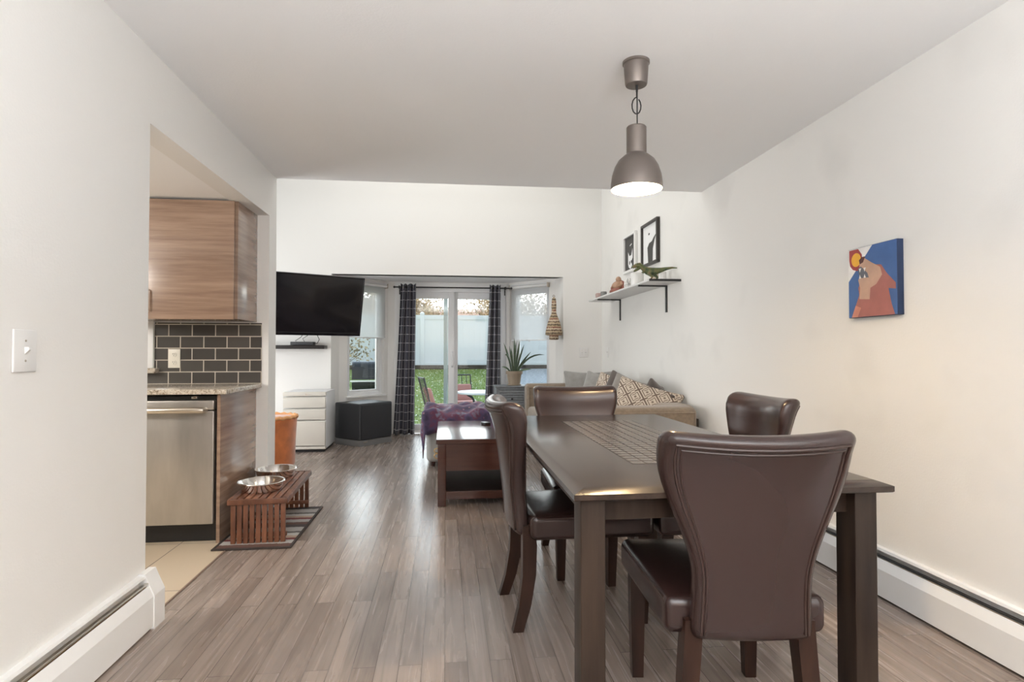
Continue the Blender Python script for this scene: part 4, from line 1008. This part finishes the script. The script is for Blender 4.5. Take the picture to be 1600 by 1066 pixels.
for bx, by, dx, dy, hgt, wd in ((-0.03, 0, -0.11, 0.0, 0.40, 0.020), (-0.01, 0.02, -0.05, 0.03, 0.36, 0.020), (0.0, -0.02, 0.02, -0.02, 0.42, 0.022), (0.02, 0.01, 0.06, 0.0, 0.44, 0.022), (0.03, -0.01, 0.10, -0.02, 0.38, 0.020), (0.01, 0.03, 0.00, 0.04, 0.47, 0.020), (-0.04, -0.02, -0.09, -0.03, 0.24, 0.018), (0.04, 0.02, 0.19, 0.02, 0.28, 0.018), (0.045, 0.0, 0.36, -0.02, 0.24, 0.018), (0.03, -0.03, 0.19, -0.05, 0.05, 0.016), (-0.02, -0.03, -0.03, -0.05, 0.33, 0.018), (-0.05, 0.0, -0.12, 0.0, 0.08, 0.016)):
    P = []; rr = []
    for k in range(8):
        s = k / 7; P.append((bx + dx * s ** 1.35, by + dy * s, 0.165 + hgt * (s if hgt > 0.25 else math.sin(s * 1.75) / 0.98))); rr.append(wd * (0.8 + 0.5 * s) * (1 - s ** 4) + 0.0015)
    tube(bm, P, rr, 8, 0, 0.28)
obj('foliage', bm, 'leaf', t, 70)

# ---------------------------------------------------------------- sofa along the right wall
t = thing('sofa', 'long taupe fabric sofa along the right wall', 'sofa', (0, 0, 0))
bm = BM(); box(bm, 1.02, 1.955, 4.62, 7.20, 0.10, 0.30, 0.02); obj('sofa_base', bm, 'sofa', t)
def arm_fn(h): return lambda x, y, z: (x, y, z + (0.012 * math.cos(y / h[1] * 1.4) if z > 0 else 0))
def arm(y0, y1, zt, x0=1.0, x1=1.97):
    h = ((x1 - x0) / 2, (y1 - y0) / 2, (zt - 0.06) / 2)
    bm = BM(); rbox(bm, h, 0.045, (4, 3, 3), 3, arm_fn(h), ((x0 + x1) / 2, (y0 + y1) / 2, 0.06 + h[2])); a = obj('armrest', bm, 'sofa', t, 60)
    bm = BM(); zz = zt - 0.035
    tube(bm, [(x0 + 0.03, y0 - 0.002, 0.09), (x0 + 0.03, y0 - 0.002, zz), (x1 - 0.03, y0 - 0.002, zz), (x1 - 0.03, y0 - 0.002, 0.09)], 0.008, 6); obj('piping', bm, 'sofa', a)
arm(4.392, 4.66, 0.700); arm(7.16, 7.40, 0.735)
bm = BM(); rbox(bm, (0.135, 1.37, 0.30), 0.06, (2, 8, 3), 3, lambda x, y, z: (x + 0.05 * z / 0.3, y, z), (1.845, 5.90, 0.41)); obj('sofa_back', bm, 'sofa', t, 60)
bm = BM(); box(bm, 1.95, 2.035, 4.53, 7.30, 0.09, 0.60); obj('back_frame', bm, 'sofa_shade', t, 0)  # shadow beside the arm put into the dark colour of the back
for k in range(3):
    y = 5.085 + k * 0.832
    bm = BM(); rbox(bm, (0.37, 0.41, 0.085), 0.05, (5, 5, 1), 3, lambda x, y, z: (x, y, z + 0.02 * (1 - (x / 0.37) ** 2) * (1 - (y / 0.41) ** 2) * (1 if z > 0 else 0)), (1.375, y, 0.385)); obj('seat_cushion', bm, 'sofa', t, 60)
for x in (1.06, 1.92):
    for y in (4.46, 7.33):
        bm = BM(); box(bm, x - 0.03, x + 0.03, y - 0.03, y + 0.03, 0, 0.07, 0.004); obj('leg', bm, 'coffee', t)
def pillow(name, label, loc, rot, s, th, m, group=None, cat='cushion', corners=True):
    bm = BM()
    def fn(x, y, z):
        a, b = abs(x) / (s[0] / 2), abs(z) / (s[1] / 2)
        k = max(0.0, (1 - min(1, a) ** 3) * (1 - min(1, b) ** 3)) ** 0.5
        pin = 1 + 0.05 * (a * b) ** 2 - 0.05 * (1 - a * a) * b * b - 0.05 * (1 - b * b) * a * a
        return x * pin, y * (0.12 + 0.88 * k), z * pin
    rbox(bm, (s[0] / 2, th / 2, s[1] / 2), 0.02, (12, 1, 12), 2, fn)
    o = obj(name, bm, m, None, 70); o.location = loc; o.rotation_euler = tuple(R(a) for a in rot); tag(o, label, cat, group)
    return o
G = 'cushions on the sofa'
pillow('throw_pillow', 'large grey velvet cushion at the far end of the sofa', (1.69, 6.78, 0.66), (-14, 0, -16), (0.58, 0.50), 0.20, 'cushion_grey', G)
pillow('throw_pillow', 'pale grey cushion leaning in front of the large grey one', (1.66, 6.16, 0.675), (-20, 12, -42), (0.46, 0.44), 0.17, 'cushion_grey', G)
pillow('throw_pillow', 'cream fretwork cushion with its dark brown edge showing, mid sofa', (1.665, 5.80, 0.68), (-20, 10, -60), (0.46, 0.44), 0.16, ['fret'], G)
pillow('throw_pillow', 'dark brown velvet cushion wedged mid sofa', (1.70, 5.62, 0.68), (-18, 14, -68), (0.46, 0.46), 0.15, 'cushion_brown', G)
pillow('throw_pillow', 'taupe velvet cushion behind the big fretwork cushion', (1.705, 5.30, 0.645), (-22, 12, -58), (0.54, 0.50), 0.18, 'cushion_taupe', G)
pillow('throw_pillow', 'big cream fretwork cushion leaning at the near sofa arm', (1.69, 4.92, 0.625), (-34, 16, -34), (0.56, 0.52), 0.18, 'fret', G)
pillow('throw_pillow', 'dark brown cushion tucked behind the fretwork cushion against the wall', (1.86, 5.06, 0.675), (-16, 20, -80), (0.40, 0.34), 0.13, 'cushion_brown', G)

# ---------------------------------------------------------------- coffee table, ottoman, throw
t = thing('coffee_table', 'dark red-brown coffee table with an open lower shelf', 'coffee table', (-0.055, 4.36, 0))
CW, CL, CZ = 0.66, 1.15, 0.495
bm = BM(); box(bm, -0.012, CW + 0.012, -0.012, CL + 0.012, CZ - 0.035, CZ, 0.004); obj('tabletop', bm, 'coffee', t)
for x in (0.0, CW - 0.062):
    for y in (0.0, CL - 0.062):
        bm = BM(); box(bm, x, x + 0.062, y, y + 0.062, 0, CZ - 0.035, 0.003); obj('leg', bm, 'coffee', t)
bm = BM()
box(bm, 0.062, CW - 0.062, 0.002, 0.03, CZ - 0.075, CZ - 0.035); box(bm, 0.062, CW - 0.062, 0.012, 0.03, 0.285, CZ - 0.075); box(bm, 0.062, CW - 0.062, 0.002, 0.03, 0.262, 0.292)
box(bm, 0.062, CW - 0.062, CL - 0.03, CL - 0.005, 0.262, CZ - 0.035); box(bm, 0.005, 0.03, 0.062, CL - 0.062, 0.262, CZ - 0.035); box(bm, CW - 0.03, CW - 0.005, 0.062, CL - 0.062, 0.262, CZ - 0.035)
obj('drawer_case', bm, 'coffee', t, 0)
bm = BM(); box(bm, 0.01, CW - 0.01, 0.02, CL - 0.02, 0.085, 0.105); obj('lower_shelf', bm, 'coffee_black', t, 0)
for y in (0.002, CL - 0.026):
    bm = BM(); box(bm, 0.062, CW - 0.062, y, y + 0.024, 0.050, 0.108, 0.003); obj('rail', bm, 'coffee', t)
for z in (0.395, 0.355):
    bm = BM(); tube(bm, [(0.002, 0.10, z + 0.02), (-0.022, 0.10, z + 0.014), (-0.028, 0.10, z), (-0.020, 0.10, z - 0.014), (0.002, 0.10, z - 0.018)], 0.0038, 8); obj('drawer_pull', bm, 'brass', t)
bm = BM(); box(bm, -0.03, 0.03, -0.045, 0.045, 0, 0.02, 0.006); o = obj('lighter_case', bm, 'black', loc=(0.36, 5.22, CZ)); o.rotation_euler = (0, 0, R(20)); tag(o, 'small black case lying on the coffee table', 'case')

t = thing('ottoman', 'pale grey upholstered ottoman behind the coffee table', 'ottoman', (0.20, 6.22, 0))
bm = BM(); rbox(bm, (0.385, 0.36, 0.225), 0.05, (4, 4, 2), 3, None, (0, 0, 0.27)); obj('body', bm, 'ottoman', t, 60)
for sx in (-1, 1):
    for sy in (-1, 1):
        bm = BM(); lathe(bm, [(0.018, 0), (0.026, 0.06)], 12, (sx * 0.32, sy * 0.29, 0)); obj('leg', bm, 'coffee', t)
bm = BM()
nx, ny = 56, 44
rows = []
for j in range(ny + 1):
    row = []
    for i in range(nx + 1):
        u, v = (i / nx - 0.5) * 1.02, (j / ny - 0.5) * 0.96
        x, y = u, v; z = 0.512
        fold = 0.020 * math.sin(9 * u + 14 * v + 2 * math.sin(6 * v)) + 0.016 * math.sin(23 * v - 9 * u) + 0.014 * math.sin(31 * u + 5 * v)
        z += 0.030 + fold + 0.03 * math.exp(-((u + 0.15) ** 2 + (v + 0.1) ** 2) * 12)
        ex = abs(x) - 0.41; ey = abs(y) - 0.385
        if ex > 0: z -= ex * 2.6; x = math.copysign(0.41 + ex * 0.18 + 0.012 * math.sin(30 * v), x)
        if ey > 0: z -= ey * 2.2; y = math.copysign(0.385 + ey * 0.18 + 0.012 * math.sin(28 * u), y)
        row.append(bm.verts.new((x, y, z)))
    rows.append(row)
for j in range(ny):
    for i in range(nx): bm.faces.new((rows[j][i], rows[j][i + 1], rows[j + 1][i + 1], rows[j + 1][i]))
o = obj('throw_blanket', bm, 'throw', None, 80, (0.20, 6.22, 0)); tag(o, 'rumpled purple floral throw blanket draped over the ottoman', 'blanket')
md = o.modifiers.new('thickness', 'SOLIDIFY'); md.thickness = 0.012; md.offset = 0

# ---------------------------------------------------------------- outside
bm = BM(); box(bm, -3.0, 3.5, 8.45, 9.5, -0.30, -0.16); struct('bounce_slab', bm, 'bounce_pale')  # pale slab hidden below the sill, added to bounce light into the bay
def gz(y): return -0.28 if y < 11.5 else -0.28 + (y - 11.5) / 8.5 * 0.94
bm = BM()
ys = [8.45, 10, 11.5, 13, 15, 17, 19, 20.4, 30, 60]
for a, b in zip(ys, ys[1:]): quad(bm, (-30, a, gz(min(a, 20.4))), (30, a, gz(min(a, 20.4))), (30, b, gz(min(b, 20.4))), (-30, b, gz(min(b, 20.4))))
bmesh.ops.remove_doubles(bm, verts=bm.verts, dist=0.001)
o = struct('ground', bm, 'lawn')
bm = BM()
for k in range(26000):
    x = random.uniform(-3.2, 2.4); y = 8.6 + 11.2 * random.random() ** 1.3
    if x > 1.42 or y > 19.1: continue
    a = random.uniform(0, 6.28); hgt = random.uniform(0.025, 0.07); z = gz(y)
    bm.faces.new([bm.verts.new(p) for p in ((x - 0.005 * math.cos(a), y - 0.005 * math.sin(a), z), (x + 0.005 * math.cos(a), y + 0.005 * math.sin(a), z), (x + random.uniform(-0.03, 0.03), y + random.uniform(-0.03, 0.03), z + hgt))])
tag(obj('grass', bm, 'blade', None, 0), 'green lawn grass between the house and the white fence', 'grass', None, 'stuff')
bm = BM(); ys = [9.6, 11.5, 14, 17, 19.15]
for a, b in zip(ys, ys[1:]): quad(bm, (1.45, a, gz(a) + 0.02), (8, a, gz(a) + 0.02), (8, b, gz(b) + 0.02), (1.45, b, gz(b) + 0.02))
tag(obj('gravel', bm, 'gravel', None, 0), 'grey gravel bed outside the window above the potted plant', 'gravel', None, 'stuff')
bm = BM(); box(bm, -14, 14, 19.2, 19.75, 0.30, 0.70); tag(obj('garden_bed', bm, 'edging', None, 0), 'dark strip of soil bed along the foot of the white fence', 'garden bed', None, 'stuff')

t = thing('vinyl_fence', 'tall white vinyl privacy fence across the back of the yard', 'fence', (0, 20, 0.60))
for k in range(-5, 6):
    x = k * 2.4 + 1.62
    bm = BM(); box(bm, x - 0.07, x + 0.07, -0.07, 0.07, 0, 1.84, 0.005); p_ = obj('post', bm, 'fence', t)
    bm = BM(); loft(bm, [[(x - 0.085, -0.085, 1.84), (x + 0.085, -0.085, 1.84), (x + 0.085, 0.085, 1.84), (x - 0.085, 0.085, 1.84)], [(x - 0.02, -0.02, 1.90), (x + 0.02, -0.02, 1.90), (x + 0.02, 0.02, 1.90), (x - 0.02, 0.02, 1.90)]]); obj('post_cap', bm, 'fence', p_)
    if k < 5:
        bm = BM()
        for q in range(12):
            xx = x + 0.07 + q * (2.26 / 12); box(bm, xx + 0.004, xx + 2.26 / 12 - 0.004, -0.012, 0.012, 0.12, 1.66, 0.003)
        box(bm, x + 0.07, x + 2.33, -0.008, 0.008, 0.12, 1.66)
        obj('board_panel', bm, 'fence', t, 0)
        for z in (0.03, 1.64):
            bm = BM(); box(bm, x + 0.07, x + 2.33, -0.035, 0.035, z, z + 0.15, 0.004); obj('rail', bm, 'fence', t)

def branchy(bm, p, d, L, r, depth, tips):
    q = p + d * L
    tube(bm, [p, p + d * L * 0.5 + Vector((random.uniform(-1, 1), random.uniform(-1, 1), 0)) * L * 0.05, q], [r, r * 0.85, r * 0.65], 5)
    if depth == 0: tips.append(q); return
    for k in range(3):
        nd = (d + Vector((random.uniform(-0.8, 0.8), random.uniform(-0.8, 0.8), random.uniform(-0.15, 0.5)))).normalized()
        branchy(bm, q, nd, L * random.uniform(0.6, 0.8), r * 0.6, depth - 1, tips)
def leaves(bm, pts, n, spread, size):
    for k in range(n):
        c = random.choice(pts) + Vector((random.gauss(0, spread), random.gauss(0, spread), random.gauss(0, spread * 0.8)))
        a = Vector((random.uniform(-1, 1), random.uniform(-1, 1), random.uniform(-1, 1))).normalized(); b = a.orthogonal().normalized()
        s = size * random.uniform(0.6, 1.3)
        bm.faces.new([bm.verts.new(c + v) for v in (a * s, b * s * 0.6, -a * s, -b * s * 0.6)])
def tree(name, label, loc, hgt, r, depth, nl, spread, size, leaf, cat='tree', group=None):
    t = thing(name, label, cat, loc, 0, group)
    bm = BM(); tips = []
    branchy(bm, Vector((0, 0, 0)), Vector((0, 0, 1)), hgt, r, depth, tips); obj('trunk', bm, 'bark', t, 60)
    bm = BM(); leaves(bm, tips, nl, spread, size); obj('foliage', bm, leaf, t, 0)
TG = 'trees beyond the fence'
tree('dry_leaved_tree', 'tan dry-leaved tree behind the fence at the door centre', (-1.6, 25, 0.6), 0.9, 0.12, 4, 6500, 0.5, 0.075, 'dry_leaf', group=TG)
tree('dry_leaved_tree', 'tan dry-leaved tree behind the fence beside the speaker-side curtain', (-4.4, 30, 0.6), 1.0, 0.13, 4, 5000, 0.6, 0.08, 'dry_leaf', group=TG)
tree('bare_tree', 'bare thin-branched tree behind the fence right of the door post', (1.9, 24.5, 0.6), 1.0, 0.10, 4, 2600, 0.5, 0.06, 'dry_leaf', group=TG)
tree('bare_tree', 'bare branched tree behind the fence near the cabinet-side curtain', (4.2, 30, 0.6), 1.1, 0.11, 4, 3500, 0.6, 0.07, 'dry_leaf', group=TG)
t = thing('neighbor_house', 'distant house with a terracotta roof just over the fence', 'house', (2.0, 34, 0.6))
bm = BM(); box(bm, -3.0, 2.2, 0, 6, 0, 2.3); obj('wall', bm, 'siding', t, 0)
bm = BM(); prism(bm, [(-0.4, 2.25), (6.4, 2.25), (3, 3.25)], 'X', -3.4, 2.6); obj('roof', bm, 'roof_tile', t, 0)
# dry bush and leaning branch outside the left window
t = thing('dry_bush', 'leafy half-dry bush outside the window under the television', 'bush', (-2.75, 14.2, 0.0))
bm = BM(); tips = []
for k in range(5): branchy(bm, Vector((random.uniform(-0.3, 0.3), random.uniform(-0.3, 0.3), 0)), Vector((random.uniform(-0.3, 0.3), random.uniform(-0.2, 0.2), 1)).normalized(), 0.55, 0.022, 3, tips)
obj('stem', bm, 'bark', t, 60)
bm = BM(); leaves(bm, tips, 1100, 0.26, 0.04); obj('foliage', bm, 'bush_leaf', t, 0)
# barrel grill
t = thing('barrel_grill', 'black barrel grill with a pale handle bar outside the window', 'grill', (-1.62, 12.3, -0.22), R(4))
bm = BM()
def lid(z0, z1): return [[(x, 0.20 * math.cos(a), z0 + (z1 - z0) * math.sin(a)) for a in [math.pi * k / 10 for k in range(11)]] for x in (-0.27, 0.27)]
loft(bm, lid(0.80, 1.17)); obj('grill_lid', bm, 'iron', t, 50)
bm = BM(); loft(bm, lid(0.74, 0.55)); obj('grill_tub', bm, 'iron', t, 50)
bm = BM(); box(bm, -0.30, 0.30, -0.24, -0.20, 0.755, 0.785, 0.005); obj('handle', bm, 'plastic_white', t)
for sx in (-1, 1):
    for sy in (-1, 1):
        bm = BM(); box(bm, sx * 0.22 - 0.018, sx * 0.22 + 0.018, sy * 0.14 - 0.018, sy * 0.14 + 0.018, -0.06, 0.66); obj('leg', bm, 'iron', t, 0)
# patio set
t = thing('patio_table', 'small round patio table with dark curved legs on the lawn', 'table', (0.62, 10.1, -0.28))
bm = BM(); lathe(bm, [(0.001, 0.70), (0.40, 0.70), (0.42, 0.71), (0.42, 0.735), (0.40, 0.742), (0.001, 0.742)], 36); obj('tabletop', bm, 'mesh_top', t)
for k in range(4):
    a = R(45 + 90 * k); c_, s_ = math.cos(a), math.sin(a)
    bm = BM(); tube(bm, [(0.36 * c_, 0.36 * s_, 0.70), (0.20 * c_, 0.20 * s_, 0.62), (0.14 * c_, 0.14 * s_, 0.40), (0.22 * c_, 0.22 * s_, 0.15), (0.33 * c_, 0.33 * s_, 0.0)], 0.014, 8); obj('leg', bm, 'iron', t)
def patio_chair(label, loc, rz):
    t = thing('patio_chair', label, 'chair', loc, rz, 'iron patio chairs')
    bm = BM()
    for s in (-1, 1): tube(bm, [(s * 0.22, -0.30, 0.98), (s * 0.22, -0.24, 0.75), (s * 0.22, -0.17, 0.45), (s * 0.22, -0.24, 0.0)], 0.013, 8)
    tube(bm, [(-0.22, -0.30, 0.98), (0.22, -0.30, 0.98)], 0.013, 8)
    for k in range(4): tube(bm, [(-0.14 + 0.093 * k, -0.30, 0.98), (-0.14 + 0.093 * k, -0.18, 0.48)], 0.007, 6)
    obj('back_frame', bm, 'iron', t)
    bm = BM(); box(bm, -0.23, 0.23, -0.20, 0.24, 0.42, 0.445, 0.006); obj('seat', bm, 'iron', t)
    bm = BM(); rbox(bm, (0.21, 0.20, 0.035), 0.03, (4, 4, 1), 3, None, (0, 0.02, 0.482)); obj('seat_cushion', bm, 'cloth_rose', t, 60)
    bm = BM(); rbox(bm, (0.20, 0.03, 0.15), 0.028, (4, 1, 4), 3, lambda x, y, z: (x, y - 0.10 * z / 0.15 * 0.45, z), (0, -0.155, 0.66)); obj('back_cushion', bm, 'cloth_rose', t, 60)
    for s in (-1, 1):
        bm = BM(); tube(bm, [(s * 0.21, 0.22, 0.43), (s * 0.21, 0.24, 0.0)], 0.013, 8); obj('leg', bm, 'iron', t)
patio_chair('iron patio chair with a faded red cushion at the open side of the table', (-0.12, 10.15, -0.28), R(-75))
patio_chair('iron patio chair with a faded red cushion behind the patio table', (0.34, 10.95, -0.28), R(195))
